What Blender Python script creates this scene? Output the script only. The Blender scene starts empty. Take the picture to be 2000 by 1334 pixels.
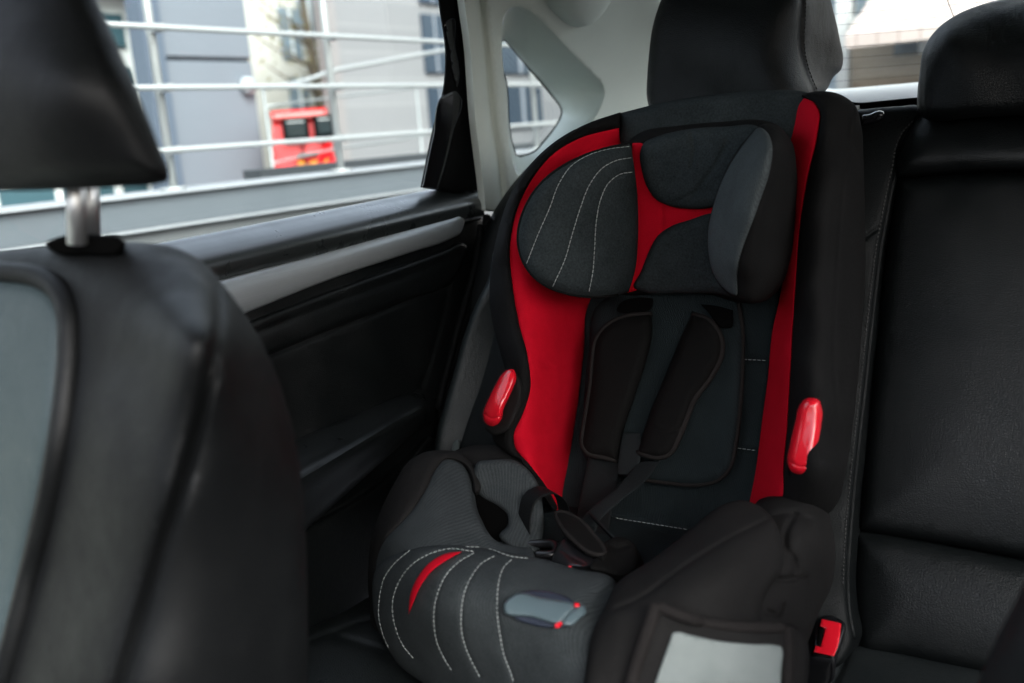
import bpy, math, random
import numpy as np
from mathutils import Vector, noise
from mathutils.bvhtree import BVHTree
from mathutils.geometry import delaunay_2d_cdt

random.seed(7)
C = bpy.context.scene.collection
CAMZ = 1.15                       # height of the viewpoint above the road
OFF = np.array([0, 0, CAMZ])

# ------------------------------------------------------------------ sketch frame
F = 1944.4                        # 35 mm lens on a 36 mm sensor, in 2000 px sketch units
def basis(yaw, pitch, roll):
    y, p, r = [math.radians(a) for a in (yaw, pitch, roll)]
    f = np.array([-math.sin(y)*math.cos(p), math.cos(y)*math.cos(p), -math.sin(p)])
    r0 = np.array([math.cos(y), math.sin(y), 0]); u0 = np.cross(r0, f)
    return r0*math.cos(r)-u0*math.sin(r), u0*math.cos(r)+r0*math.sin(r), f
BR, BU, BF = basis(33.5, 11.9, 4.5)
def rays(uv):
    uv = np.asarray(uv, float).reshape(-1, 2)
    return BF[None]+BR[None]*((uv[:, :1]-1000)/F)-BU[None]*((uv[:, 1:2]-667)/F)

def tps(ctrl):
    """smooth field through (u,v,value) survey points"""
    c = np.asarray(ctrl, float).reshape(-1, 3)
    if len(c) == 1: return lambda uv: np.full(len(uv), c[0, 2])
    P = c[:, :2]/1000; n = len(P)
    if n < 4:
        A = np.c_[np.ones(n), P]; w = np.linalg.lstsq(A, c[:, 2], rcond=None)[0]
        return lambda uv: np.c_[np.ones(len(uv)), np.asarray(uv)/1000]@w
    def k(a, b):
        d2 = ((a[:, None]-b[None])**2).sum(-1)
        return np.where(d2 > 1e-12, d2*np.log(np.maximum(d2, 1e-12))*.5, 0)
    M = np.zeros((n+3, n+3)); M[:n, :n] = k(P, P)+np.eye(n)*2e-4
    M[:n, n] = 1; M[:n, n+1:] = P; M[n:, :n] = M[:n, n:].T
    w = np.linalg.solve(M, np.r_[c[:, 2], 0, 0, 0])
    return lambda uv: k(np.asarray(uv)/1000, P)@w[:n]+w[n]+(np.asarray(uv)/1000)@w[n+1:]

def depth_of(mode, H):
    """ray parameter t for pixels, where the surface is known as x=.., y=.., z=.. or a plane"""
    if mode == 'P':
        q, nn = np.array(H[0], float), np.array(H[1], float)
        return lambda uv: (q@nn)/(rays(uv)@nn)
    if isinstance(H, (int, float)): H = [(0, 0, H)]
    f = H if callable(H) else tps(H)
    if mode == 'D': return lambda uv: f(uv)
    ax = 'XYZ'.index(mode)
    return lambda uv: f(uv)/rays(uv)[:, ax]

def curve2(pts, step=7, closed=True):
    """smooth polyline; a third entry marks a corner"""
    P = [np.array(p[:2], float) for p in pts]; cr = [len(p) > 2 for p in pts]; n = len(P)
    T = []
    for i in range(n):
        a, b = (P[i-1], P[(i+1) % n])
        if not closed and i == 0: T.append((P[1]-P[0])/max(1e-6, np.linalg.norm(P[1]-P[0]))); continue
        if not closed and i == n-1: T.append((P[-1]-P[-2])/max(1e-6, np.linalg.norm(P[-1]-P[-2]))); continue
        d0 = max(1e-6, np.linalg.norm(P[i]-a)); d1 = max(1e-6, np.linalg.norm(b-P[i]))
        T.append(((P[i]-a)/d0*d1+(b-P[i])/d1*d0)/(d0+d1))
    out = []
    for i in range(n if closed else n-1):
        j = (i+1) % n; p, q = P[i], P[j]; L = np.linalg.norm(q-p)
        if L < 1e-6: continue
        ch = (q-p)/L
        m0 = ch if cr[i] else T[i]; m1 = ch if cr[j] else T[j]
        k = max(1, int(round(L/step)))
        for s in range(k):
            t = s/k
            out.append((2*t**3-3*t*t+1)*p+(t**3-2*t*t+t)*L*m0+(-2*t**3+3*t*t)*q+(t**3-t*t)*L*m1)
    if not closed: out.append(P[-1])
    return np.array(out)

def seg_dist(Q, A, B):
    best = np.full(len(Q), 1e9)
    ab = B-A; l2 = np.maximum((ab**2).sum(1), 1e-9)
    for s in range(0, len(Q), 2000):
        q = Q[s:s+2000]
        t = np.clip(((q[:, None]-A[None])*ab[None]).sum(-1)/l2[None], 0, 1)
        d = np.sqrt((((A[None]+ab[None]*t[..., None])-q[:, None])**2).sum(-1))
        best[s:s+2000] = d.min(1)
    return best
def inside(Q, poly):
    x, y = Q[:, 0], Q[:, 1]; r = np.zeros(len(Q), bool)
    A = poly; B = np.roll(poly, -1, 0)
    for (x0, y0), (x1, y1) in zip(A, B):
        if y0 == y1: continue
        m = ((y0 > y) != (y1 > y))
        r ^= m & (x < (x1-x0)*(y-y0)/(y1-y0)+x0)
    return r

BVH = {}
BASE = {}
def mesh_obj(name, V, Fc, mat, parent=None, smooth=True, reg=True):
    V = np.asarray(V, float)
    if reg: tree = BVHTree.FromPolygons([tuple(v) for v in V], [tuple(f) for f in Fc])
    W = V+OFF
    o0 = BASE.get(parent.name, np.zeros(3)) if parent else np.zeros(3)
    me = bpy.data.meshes.new(name)
    me.from_pydata([tuple(v) for v in (W-o0)], [], [tuple(map(int, f)) for f in Fc])
    me.update()
    if smooth: me.polygons.foreach_set('use_smooth', [True]*len(me.polygons))
    if mat: me.materials.append(mat)
    o = bpy.data.objects.new(name, me); C.objects.link(o)
    if parent: o.parent = parent
    BASE[o.name] = o0
    if reg: BVH[o.name] = tree
    return o

def thing(name, label, cat, loc, group=None):
    o = bpy.data.objects.new(name, None); C.objects.link(o)
    o.empty_display_size = .05
    o.location = Vector(loc)+Vector(OFF); BASE[o.name] = np.array(loc)+OFF
    o['label'] = label; o['category'] = cat
    if group: o['group'] = group
    return o
def tag(o, label, cat=None, kind=None):
    if label: o['label'] = label
    if cat: o['category'] = cat
    if kind: o['kind'] = kind
    return o

def relief(name, outline, mode, H, mat, parent=None, r=20, bulge=.01, thick=.02, back=None, s=11,
           dome=0, domeR=120, wr=0, wrs=(30, 30, 30), creases=(), holes=(), label=None, off=0, smooth=True):
    """cushion / panel: a smooth outline lying on a measured surface, with a rounded edge, a real thickness and a closed back"""
    D = depth_of(mode, H)
    st = max(4, s*.75)
    loops = [curve2(outline, st)]+[curve2(h, st) for h in holes]
    A = np.vstack(loops); B = np.vstack([np.roll(l, -1, 0) for l in loops])
    lo, hi = loops[0].min(0), loops[0].max(0)
    g = []
    row = 0; y = lo[1]
    while y <= hi[1]:
        xs = np.arange(lo[0]+(s/2 if row % 2 else 0), hi[0], s)
        g.append(np.c_[xs, np.full(len(xs), y)]); y += s*.866; row += 1
    g = np.vstack(g)
    def keep(Q):
        m = inside(Q, loops[0])
        for h in loops[1:]: m &= ~inside(Q, h)
        return m
    g = g[keep(g)]
    d = seg_dist(g, A, B)
    rings = []; lim = .45*s
    fr = [.06, .22, .5, .85] if r < 3*s else [.02, .07, .15]
    if r > 1.5 and bulge:
        for f in fr:
            if f*r < 1.2: continue
            for l in loops:
                tg = np.roll(l, -1, 0)-np.roll(l, 1, 0); tg /= np.maximum(np.linalg.norm(tg, axis=1, keepdims=True), 1e-9)
                for sg in (1, -1):
                    q = l+sg*np.c_[-tg[:, 1], tg[:, 0]]*f*r
                    q = q[keep(q)]
                    if len(q): rings.append(q[seg_dist(q, A, B) > f*r*.93])
        lim = fr[-1]*r+.4*s
    g = g[d > lim]
    extra = []
    for cpts, cd, cw in creases:
        cc = curve2(cpts, max(5, s*.6), closed=False)
        tg = np.gradient(cc, axis=0); tg /= np.maximum(np.linalg.norm(tg, axis=1, keepdims=True), 1e-9)
        nn = np.c_[-tg[:, 1], tg[:, 0]]
        for k in (0, .5, 1, 1.6, -.5, -1, -1.6):
            q = cc+nn*k*cw; q = q[keep(q)]
            if len(q): extra.append(q[seg_dist(q, A, B) > 2])
        if len(g): g = g[seg_dist(g, cc[:-1], cc[1:]) > 1.9*cw]
    # thin out coincident points
    allp = [A]+rings+extra+[g]
    P = np.vstack([a for a in allp if len(a)])
    nb = len(A)
    seen = {}; kp = list(range(nb))
    for i in range(nb, len(P)):
        key = (int(P[i, 0]/2.2), int(P[i, 1]/2.2))
        if key not in seen: seen[key] = 1; kp.append(i)
    P = P[kp]
    edges = []; b = 0
    for l in loops:
        n = len(l); edges += [(b+i, b+(i+1) % n) for i in range(n)]; b += n
    vs, es, fs, ov, oe, of = delaunay_2d_cdt([Vector(p) for p in P], edges, [], 0, 1e-4)
    Q = np.array([tuple(v) for v in vs])
    T = np.array([f for f in fs if len(f) == 3])
    cen = Q[T].mean(1); T = T[keep(cen)]
    used = np.unique(T); mp = -np.ones(len(Q), int); mp[used] = np.arange(len(used)); Q = Q[used]; T = mp[T]
    dist = seg_dist(Q, A, B)
    h = bulge*np.sqrt(np.clip(1-(1-np.minimum(dist/max(r, .1), 1))**2, 0, 1))
    if dome: h = h+dome*(1-(1-np.minimum(dist/domeR, 1))**2)
    for cpts, cd, cw in creases:
        cc = curve2(cpts, max(5, s*.6), closed=False)
        dd = seg_dist(Q, cc[:-1], cc[1:]); h = h-cd*np.exp(-(dd/cw)**2)
    R = rays(Q); t = D(Q)
    if wr:
        X = R*t[:, None]
        nz = np.array([noise.noise(Vector((x[0]*wrs[0], x[1]*wrs[1], x[2]*wrs[2])))+.5*noise.noise(Vector((x[0]*wrs[0]*2.3+5, x[1]*wrs[1]*2.3, x[2]*wrs[2]*2.3))) for x in X])
        h = h+wr*nz*np.minimum(dist/max(r, 6), 1)
    t = t-(h+off)
    V = R*t[:, None]
    nrm = np.cross(V[T[:, 1]]-V[T[:, 0]], V[T[:, 2]]-V[T[:, 0]])
    if (nrm*R[T[:, 0]]).sum() > 0: T = T[:, ::-1]
    n = len(V); faces = [tuple(t_) for t_ in T]
    if thick:
        bk = rays([loops[0].mean(0)])[0] if back is None else np.array(back, float); bk /= np.linalg.norm(bk)
        V = np.vstack([V, V+bk*thick])
        cnt = {}
        for a, b_, c in T:
            for e in ((a, b_), (b_, c), (c, a)): cnt[e] = cnt.get(e, 0)+1
        faces += [(t_[2]+n, t_[1]+n, t_[0]+n) for t_ in T]
        faces += [(e[1], e[0], e[0]+n, e[1]+n) for e in cnt if (e[1], e[0]) not in cnt]
    o = mesh_obj(name, V, faces, mat, parent, smooth)
    if thick and smooth:
        try: o.data.set_sharp_from_angle(angle=math.radians(62))
        except Exception: pass
    if label: o['label'] = label
    return o

def cr3(P, n):
    P = np.asarray(P, float)
    L = np.r_[0, np.cumsum(np.linalg.norm(np.diff(P, axis=0), axis=1))]
    if L[-1] < 1e-9: return np.repeat(P[:1], n, 0)
    if len(P) == 2: return P[0]+(P[1]-P[0])*np.linspace(0, 1, n)[:, None]
    T = np.gradient(P, np.maximum(L, np.arange(len(L))*1e-6), axis=0)
    out = []
    for s in np.linspace(0, L[-1], n):
        i = min(len(P)-2, max(0, np.searchsorted(L, s, side='right')-1)); l = max(L[i+1]-L[i], 1e-9); t = (s-L[i])/l
        out.append((2*t**3-3*t*t+1)*P[i]+(t**3-2*t*t+t)*l*T[i]+(-2*t**3+3*t*t)*P[i+1]+(t**3-t*t)*l*T[i+1])
    return np.array(out)
def pt(u, v, mode, val):
    return (rays([(u, v)])*depth_of(mode, val)([(u, v)])[:, None])[0]

def loft(name, rows, mat, parent=None, nu=40, nv=None, closed=False, thick=0, back=(0, 1, 0), label=None, smooth=True):
    """surface through rows of 3-D points"""
    Rw = [cr3(r, nu) for r in rows]
    nv = nv or len(rows)
    G = np.array(Rw)
    if nv > len(rows): G = np.stack([cr3(G[:, i], nv) for i in range(nu)], 1)
    V = G.reshape(-1, 3); m = G.shape[0]
    faces = []
    for a in range(m-1):
        for b in range(nu-1 if not closed else nu):
            c = (b+1) % nu
            faces.append((a*nu+b, a*nu+c, (a+1)*nu+c, (a+1)*nu+b))
    if thick:
        bk = np.array(back, float)/np.linalg.norm(back); n = len(V)
        V = np.vstack([V, V+bk*thick])
        bd = {}
        for f in faces:
            for i in range(4): bd[(f[i], f[(i+1) % 4])] = 1
        faces += [tuple(x+n for x in f[::-1]) for f in faces]
        faces += [(e[1], e[0], e[0]+n, e[1]+n) for e in bd if (e[1], e[0]) not in bd]
    o = mesh_obj(name, V, faces, mat, parent, smooth)
    if smooth:
        try: o.data.set_sharp_from_angle(angle=math.radians(50))
        except Exception: pass
    if label: o['label'] = label
    return o

def tube_geo(P, rad, k=8, closed=False, flat=1.0):
    P = np.asarray(P, float); n = len(P); V = []; Fc = []
    T = (np.roll(P, -1, 0)-np.roll(P, 1, 0)) if closed else np.gradient(P, axis=0)
    T /= np.maximum(np.linalg.norm(T, axis=1, keepdims=True), 1e-12)
    up = np.array([0, 0, 1.]) if abs(T[0, 2]) < .9 else np.array([1., 0, 0])
    a = np.cross(T[0], up); a /= np.linalg.norm(a)
    rd = np.full(n, rad) if np.isscalar(rad) else np.asarray(rad)
    for i in range(n):
        a = a-T[i]*(a@T[i]); a /= max(np.linalg.norm(a), 1e-9); b = np.cross(T[i], a)
        for j in range(k):
            w = 2*math.pi*j/k; V.append(P[i]+rd[i]*(a*math.cos(w)+b*math.sin(w)*flat))
    for i in range(n if closed else n-1):
        for j in range(k):
            i2 = (i+1) % n; Fc.append((i*k+j, i*k+(j+1) % k, i2*k+(j+1) % k, i2*k+j))
    if not closed: Fc += [tuple(range(k))[::-1], tuple((n-1)*k+j for j in range(k))]
    return V, Fc
def tube(name, P, rad, mat, parent=None, k=10, closed=False, label=None, n=None):
    if n: P = cr3(P, n)
    V, Fc = tube_geo(P, rad, k, closed)
    o = mesh_obj(name, V, Fc, mat, parent, True, reg=False)
    if label: o['label'] = label
    return o

def drape(uv, targets, off=0.0):
    out = []; last = None
    tr = [BVH[t.name] for t in targets]
    for d in rays(uv):
        dn = d/np.linalg.norm(d); best = None
        for t in tr:
            h = t.ray_cast(Vector((0, 0, 0)), Vector(dn), 10)
            if h[0] is not None and (best is None or h[3] < best): best = h[3]
        if best is None: best = last
        if best is None: continue
        last = best
        out.append(dn*(best-off))
    return np.array(out)
def stitches(name, pts, targets, mat, parent, L=7, gap=3.2, rad=.0009, lines=None):
    for ln in (lines or [pts]):
        V = []; Fc = []
        c = curve2(ln, 1.0, closed=False)
        i = 0
        while i+L < len(c):
            jit = random.uniform(-.4, .4)
            q = c[[i, int(i+L/2), int(i+L)]]+np.array([[0, jit], [0, 0], [0, -jit]])
            P = drape(q, targets, rad*.35)
            if len(P) == 3 and np.linalg.norm(P[2]-P[0]) < .02:
                P[1] += (P[1]/np.linalg.norm(P[1]))*(-rad*.6)
                v, f = tube_geo(cr3(P, 5), [rad*.55, rad, rad, rad, rad*.55], 6); b = len(V)
                V += list(v); Fc += [tuple(x+b for x in ff) for ff in f]
            i += int(L+gap)
        if V: mesh_obj(name, V, Fc, mat, parent, True, reg=False)
def piping(name, pts, targets, rad, mat, parent, closed=True, off=0.0, label=None):
    c = curve2(pts, 6, closed)
    P = drape(c, targets, off)
    k = np.array([.25, .5, .25])
    for _ in range(3):
        if closed: P = np.roll(P, 1, 0)*.25+P*.5+np.roll(P, -1, 0)*.25
        else: P[1:-1] = P[:-2]*.25+P[1:-1]*.5+P[2:]*.25
    return tube(name, P, rad, mat, parent, 8, closed, label)

def boxes(name, lst, mat, parent=None, label=None, bev=0):
    V = []; Fc = []
    for (a, b) in lst:
        x0, y0, z0 = a; x1, y1, z1 = b; n = len(V)
        V += [(x0, y0, z0), (x1, y0, z0), (x1, y1, z0), (x0, y1, z0), (x0, y0, z1), (x1, y0, z1), (x1, y1, z1), (x0, y1, z1)]
        Fc += [tuple(n+i for i in f) for f in ((3, 2, 1, 0), (4, 5, 6, 7), (0, 1, 5, 4), (1, 2, 6, 5), (2, 3, 7, 6), (3, 0, 4, 7))]
    o = mesh_obj(name, V, Fc, mat, parent, False, reg=False)
    if bev:
        m = o.modifiers.new('bevel', 'BEVEL'); m.width = bev; m.segments = 2
    if label: o['label'] = label
    return o

# ------------------------------------------------------------------ materials
def mat(name, col, rough=.5, metal=0, spec=.5, coat=0, sheen=0):
    m = bpy.data.materials.new(name); m.use_nodes = True
    b = m.node_tree.nodes['Principled BSDF']
    b.inputs['Base Color'].default_value = (*col, 1); b.inputs['Roughness'].default_value = rough
    b.inputs['Metallic'].default_value = metal; b.inputs['Specular IOR Level'].default_value = spec
    b.inputs['Coat Weight'].default_value = coat; b.inputs['Sheen Weight'].default_value = sheen
    b.inputs['Sheen Roughness'].default_value = .5
    return m, b, m.node_tree
def tc(nt, scale=(1, 1, 1), rot=(0, 0, 0)):
    t = nt.nodes.new('ShaderNodeTexCoord'); mp = nt.nodes.new('ShaderNodeMapping')
    mp.inputs['Scale'].default_value = scale; mp.inputs['Rotation'].default_value = rot
    nt.links.new(t.outputs['Object'], mp.inputs[0]); return mp.outputs[0]
def tex(nt, kind, vec, scale, **kw):
    n = nt.nodes.new(kind); nt.links.new(vec, n.inputs['Vector']); n.inputs['Scale'].default_value = scale
    for k, v in kw.items():
        if k in n.inputs: n.inputs[k].default_value = v
        else: setattr(n, k, v)
    return n
def mixcol(nt, b, fac, c0, c1, lo=.3, hi=.7):
    rp = nt.nodes.new('ShaderNodeValToRGB'); rp.color_ramp.elements[0].position = lo; rp.color_ramp.elements[1].position = hi
    rp.color_ramp.elements[0].color = (*c0, 1); rp.color_ramp.elements[1].color = (*c1, 1)
    nt.links.new(fac, rp.inputs[0]); nt.links.new(rp.outputs[0], b.inputs['Base Color']); return rp
def bump(nt, b, fac, dist, strength=1, prev=None):
    n = nt.nodes.new('ShaderNodeBump'); n.inputs['Distance'].default_value = dist; n.inputs['Strength'].default_value = strength
    nt.links.new(fac, n.inputs['Height'])
    if prev: nt.links.new(prev, n.inputs['Normal'])
    nt.links.new(n.outputs[0], b.inputs['Normal']); return n.outputs[0]

def leather(name, col, rough=.42, grain=420, dist=.00045, spec=.5, perf=False):
    m, b, nt = mat(name, col, rough, spec=spec)
    v = tc(nt)
    vo = tex(nt, 'ShaderNodeTexVoronoi', v, grain, feature='DISTANCE_TO_EDGE')
    no = tex(nt, 'ShaderNodeTexNoise', v, grain*.35, Detail=4)
    cl = nt.nodes.new('ShaderNodeMath'); cl.operation = 'MINIMUM'; cl.inputs[1].default_value = .22
    nt.links.new(vo.outputs['Distance'], cl.inputs[0])
    p = bump(nt, b, cl.outputs[0], dist*4, .8)
    p = bump(nt, b, no.outputs['Fac'], dist*2.5, .5, p)
    big = tex(nt, 'ShaderNodeTexNoise', v, 14, Detail=5, Roughness=.65)
    mr = nt.nodes.new('ShaderNodeMapRange'); mr.inputs['To Min'].default_value = rough-.1; mr.inputs['To Max'].default_value = rough+.12
    mr.inputs['From Min'].default_value = .3; mr.inputs['From Max'].default_value = .7
    nt.links.new(big.outputs['Fac'], mr.inputs[0]); nt.links.new(mr.outputs[0], b.inputs['Roughness'])
    return m
def fabric(name, c0, c1, rib=0, rot=(0, 0, 0), sheen=0, rough=.85, weave=900):
    m, b, nt = mat(name, c0, rough, spec=.08, sheen=sheen)
    v = tc(nt)
    n1 = tex(nt, 'ShaderNodeTexNoise', v, 16, Detail=8, Roughness=.72)
    n2 = tex(nt, 'ShaderNodeTexNoise', v, weave, Detail=2, Roughness=.6)
    ad = nt.nodes.new('ShaderNodeMath'); ad.operation = 'MULTIPLY_ADD'; ad.inputs[1].default_value = .55
    nt.links.new(n2.outputs['Fac'], ad.inputs[0])
    sc = nt.nodes.new('ShaderNodeMath'); sc.operation = 'MULTIPLY'; sc.inputs[1].default_value = .5
    nt.links.new(n1.outputs['Fac'], sc.inputs[0]); nt.links.new(sc.outputs[0], ad.inputs[2])
    fac = ad.outputs[0]
    if rib:
        wv = tex(nt, 'ShaderNodeTexWave', tc(nt, rot=rot), rib, Distortion=1.2, Detail=2)
        wv.inputs['Detail Scale'].default_value = 1.2
        a2 = nt.nodes.new('ShaderNodeMath'); a2.operation = 'MULTIPLY_ADD'; a2.inputs[1].default_value = .14
        nt.links.new(wv.outputs['Fac'], a2.inputs[0]); nt.links.new(fac, a2.inputs[2]); fac = a2.outputs[0]
        mixcol(nt, b, fac, c0, c1, .38, .88)
        p = bump(nt, b, wv.outputs['Fac'], .0006, .45)
        bump(nt, b, n2.outputs['Fac'], .0006, .5, p)
    else:
        mixcol(nt, b, fac, c0, c1, .32, .72)
        p = bump(nt, b, n1.outputs['Fac'], .006, .35)
        bump(nt, b, n2.outputs['Fac'], .0006, .5, p)
    return m

M = {}
M['leather'] = leather('black_leather', (.0030, .0039, .0042), .42, dist=.0002, spec=.32)
M['leather_door'] = leather('black_door_vinyl', (.0035, .0045, .0047), .38, 430, dist=.0002, spec=.5)
M['sill'] = leather('sill_vinyl', (.016, .0195, .0198), .30, 430, dist=.00004, spec=1.0)
M['sill'].node_tree.nodes['Principled BSDF'].inputs['Coat Weight'].default_value = .6
M['sill'].node_tree.nodes['Principled BSDF'].inputs['Coat Roughness'].default_value = .32
M['leather_front'] = leather('front_seat_leather', (.0025, .0029, .0032), .52, 420, dist=.0002, spec=.24)
M['leather_head'] = leather('headrest_leather', (.0026,.0033,.0036), .44, dist=.0003, spec=.2)
M['leather_arm'] = leather('armrest_vinyl', (.006,.0075,.008), .33, 430, dist=.00012, spec=.75)
M['leather_insert_lit'] = leather('front_seat_insert_lit_leather', (.028, .042, .046), .5, 420, dist=.0002, spec=.4)  # grey raised so the base colour carries the windshield light
M['black_fab'] = fabric('black_fabric', (.0065, .0062, .0061), (.0155, .0148, .0146), sheen=0)
M['rim_fab'] = fabric('black_stretch_fabric', (.0035, .0035, .0036), (.0088, .0087, .0088), sheen=0)
M['pad_fab'] = fabric('pad_fabric', (.0024, .0023, .0023), (.0062, .006, .0058), sheen=0)
M['grey_fab'] = fabric('grey_ribbed_fabric', (.027, .033, .035), (.074, .086, .090), 140, (0, .3, .2))
M['grey_dark'] = fabric('dark_grey_twill_fabric', (.009, .012, .013), (.034, .042, .045), 0, weave=480)
M['back_fab'] = fabric('charcoal_fabric', (.0065, .0095, .0105), (.018, .025, .0275), 140, (0, .6, .1))
M['grey_suede'] = fabric('grey_suede', (.013, .0158, .017), (.050, .057, .060), 130, (0, .5, .15))
M['red_fab'] = fabric('red_fabric', (.36, .0016, .009), (.52, .0035, .018), 0, sheen=0, weave=1100)
M['red_plastic'] = mat('red_plastic', (.58, .007, .018), .24, coat=.5)[0]
M['thread'] = mat('white_thread', (.26, .28, .275), .8)[0]
M['thread_dark'] = mat('black_thread', (.02, .02, .02), .7)[0]
M['piping'] = fabric('piping_fabric', (.009, .008, .0078), (.018, .016, .0155), 0, sheen=0)
M['webbing'] = fabric('belt_webbing', (.006, .0075, .008), (.016, .019, .02), 420, (0, .8, .2), sheen=0, rough=.55)
M['belt_black'] = fabric('black_belt_webbing', (.003, .0032, .0035), (.012, .013, .014), 420, (0, .9, .3), rough=.5)
M['black_plastic'] = mat('black_plastic', (.008, .008, .009), .32)[0]
M['matt_black'] = mat('matt_black', (.002, .002, .002), .9, spec=.02)[0]
M['gloss_black'] = mat('gloss_black', (.006, .006, .007), .12)[0]
M['lever'] = mat('grey_plastic', (.07, .10, .112), .4)[0]
M['blue_disc'] = mat('navy_plastic', (.018, .024, .04), .5)[0]
M['chrome'] = mat('chrome', (.9, .91, .92), .42, 1)[0]
M['velvet'] = mat('window_run_felt', (.0025, .0028, .003), .7, spec=.1)[0]
def trim():
    m, b, nt = mat('light_grey_trim', (.52, .57, .54), .6)
    v = tc(nt); n = tex(nt, 'ShaderNodeTexNoise', v, 700, Detail=2); n2 = tex(nt, 'ShaderNodeTexNoise', v, 9, Detail=6, Roughness=.7)
    mixcol(nt, b, n2.outputs['Fac'], (.56, .61, .565), (.60, .65, .605)); bump(nt, b, n.outputs['Fac'], .0005, .5); return m
M['trim'] = trim()
def brushed():
    m, b, nt = mat('brushed_aluminium', (.42, .45, .48), .36, .45)
    v = tc(nt, (60, 2, 900)); n = tex(nt, 'ShaderNodeTexNoise', v, 1.0, Detail=5, Roughness=.7)
    mixcol(nt, b, n.outputs['Fac'], (.37, .405, .425), (.43, .465, .49)); bump(nt, b, n.outputs['Fac'], .0002, .5)
    return m
M['brushed'] = brushed()
def carpet(name, c0, c1):
    m, b, nt = mat(name, c0, .95, sheen=.4); v = tc(nt); n = tex(nt, 'ShaderNodeTexNoise', v, 420, Detail=4)
    mixcol(nt, b, n.outputs['Fac'], c0, c1); bump(nt, b, n.outputs['Fac'], .002, .8); return m
M['carpet'] = carpet('black_carpet', (.006, .006, .006), (.016, .016, .017))
M['shelf'] = carpet('light_shelf_felt', (.36, .38, .38), (.46, .48, .48))
def glass(name, tint=(.94, .97, .96), dirt=0):
    m = bpy.data.materials.new(name); m.use_nodes = True; nt = m.node_tree; nt.nodes.clear()
    o = nt.nodes.new('ShaderNodeOutputMaterial'); t = nt.nodes.new('ShaderNodeBsdfTransparent'); g = nt.nodes.new('ShaderNodeBsdfGlossy')
    lw_ = nt.nodes.new('ShaderNodeLayerWeight'); lw_.inputs[0].default_value = .5; mx = nt.nodes.new('ShaderNodeMixShader')
    pw = nt.nodes.new('ShaderNodeMath'); pw.operation = 'POWER'; pw.inputs[1].default_value = 5; nt.links.new(lw_.outputs['Facing'], pw.inputs[0])
    fr = nt.nodes.new('ShaderNodeMath'); fr.operation = 'MULTIPLY_ADD'; fr.inputs[1].default_value = .6; fr.inputs[2].default_value = .025; nt.links.new(pw.outputs[0], fr.inputs[0])
    t.inputs[0].default_value = (*tint, 1); g.inputs['Roughness'].default_value = .01
    nt.links.new(fr.outputs[0], mx.inputs[0]); nt.links.new(t.outputs[0], mx.inputs[1]); nt.links.new(g.outputs[0], mx.inputs[2])
    nt.links.new(mx.outputs[0], o.inputs[0]); return m
M['glass'] = glass('car_glass')
def brick(name, c1, c2, mortar, scale, bw=.5, rh=.25, rot=(math.radians(90), 0, 0), ms=.02):
    m, b, nt = mat(name, c1, .85)
    n = tex(nt, 'ShaderNodeTexBrick', tc(nt, rot=rot), scale)
    n.inputs['Color1'].default_value = (*c1, 1); n.inputs['Color2'].default_value = (*c2, 1); n.inputs['Mortar'].default_value = (*mortar, 1)
    n.inputs['Brick Width'].default_value = bw; n.inputs['Row Height'].default_value = rh; n.inputs['Mortar Size'].default_value = ms
    nt.links.new(n.outputs['Color'], b.inputs['Base Color']); return m
def plaster(name, c0, c1, rough=.85, sc=1.5):
    m, b, nt = mat(name, c0, rough); n = tex(nt, 'ShaderNodeTexNoise', tc(nt), sc, Detail=8, Roughness=.65)
    mixcol(nt, b, n.outputs['Fac'], c0, c1); bump(nt, b, n.outputs['Fac'], .01, .3); return m

exec_parts = []
# ================================================================== CHILD SEAT
cs = thing('child_seat', 'black, grey and red child seat with padded headrest, standing on the rear bench',
           'child seat', (-.45, .85, -.56))
PADP = ((0, 1.06, -.15), (0, -.951, .309))
def padp(o): return ((0, 1.06-.951*o, -.15+.309*o), (0, -.951, .309))
UPB = None

relief('back_shell', [(1150,245),(1090,280),(1040,325),(1003,385),(980,450),(968,520),(970,600),(985,690),(995,780),(1000,860),(1020,920),(1060,970),(1150,1040),
       (1300,1080),(1500,1040),(1600,1000),(1655,880),(1676,700),(1685,500),(1682,300),(1662,205),(1600,188),(1500,183),(1400,190),(1300,205),(1210,225)],
       'Y', [(1210,222,1.12),(1400,190,1.12),(1600,185,1.10),(1040,330,1.04),(985,500,1.0),(985,700,.97),(1010,880,.95),(1200,400,1.13),(1300,400,1.13),
             (1300,700,1.095),(1300,1000,1.02),(1500,600,1.095),(1480,980,1.01),(1655,400,1.10),(1650,700,1.05),(1620,980,.99),(1120,800,1.07),(1150,650,1.10),(1090,600,1.05),(1100,950,1.02)],
       M['black_fab'], cs, r=20, bulge=.02, thick=.075, back=UPB, s=16)

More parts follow.
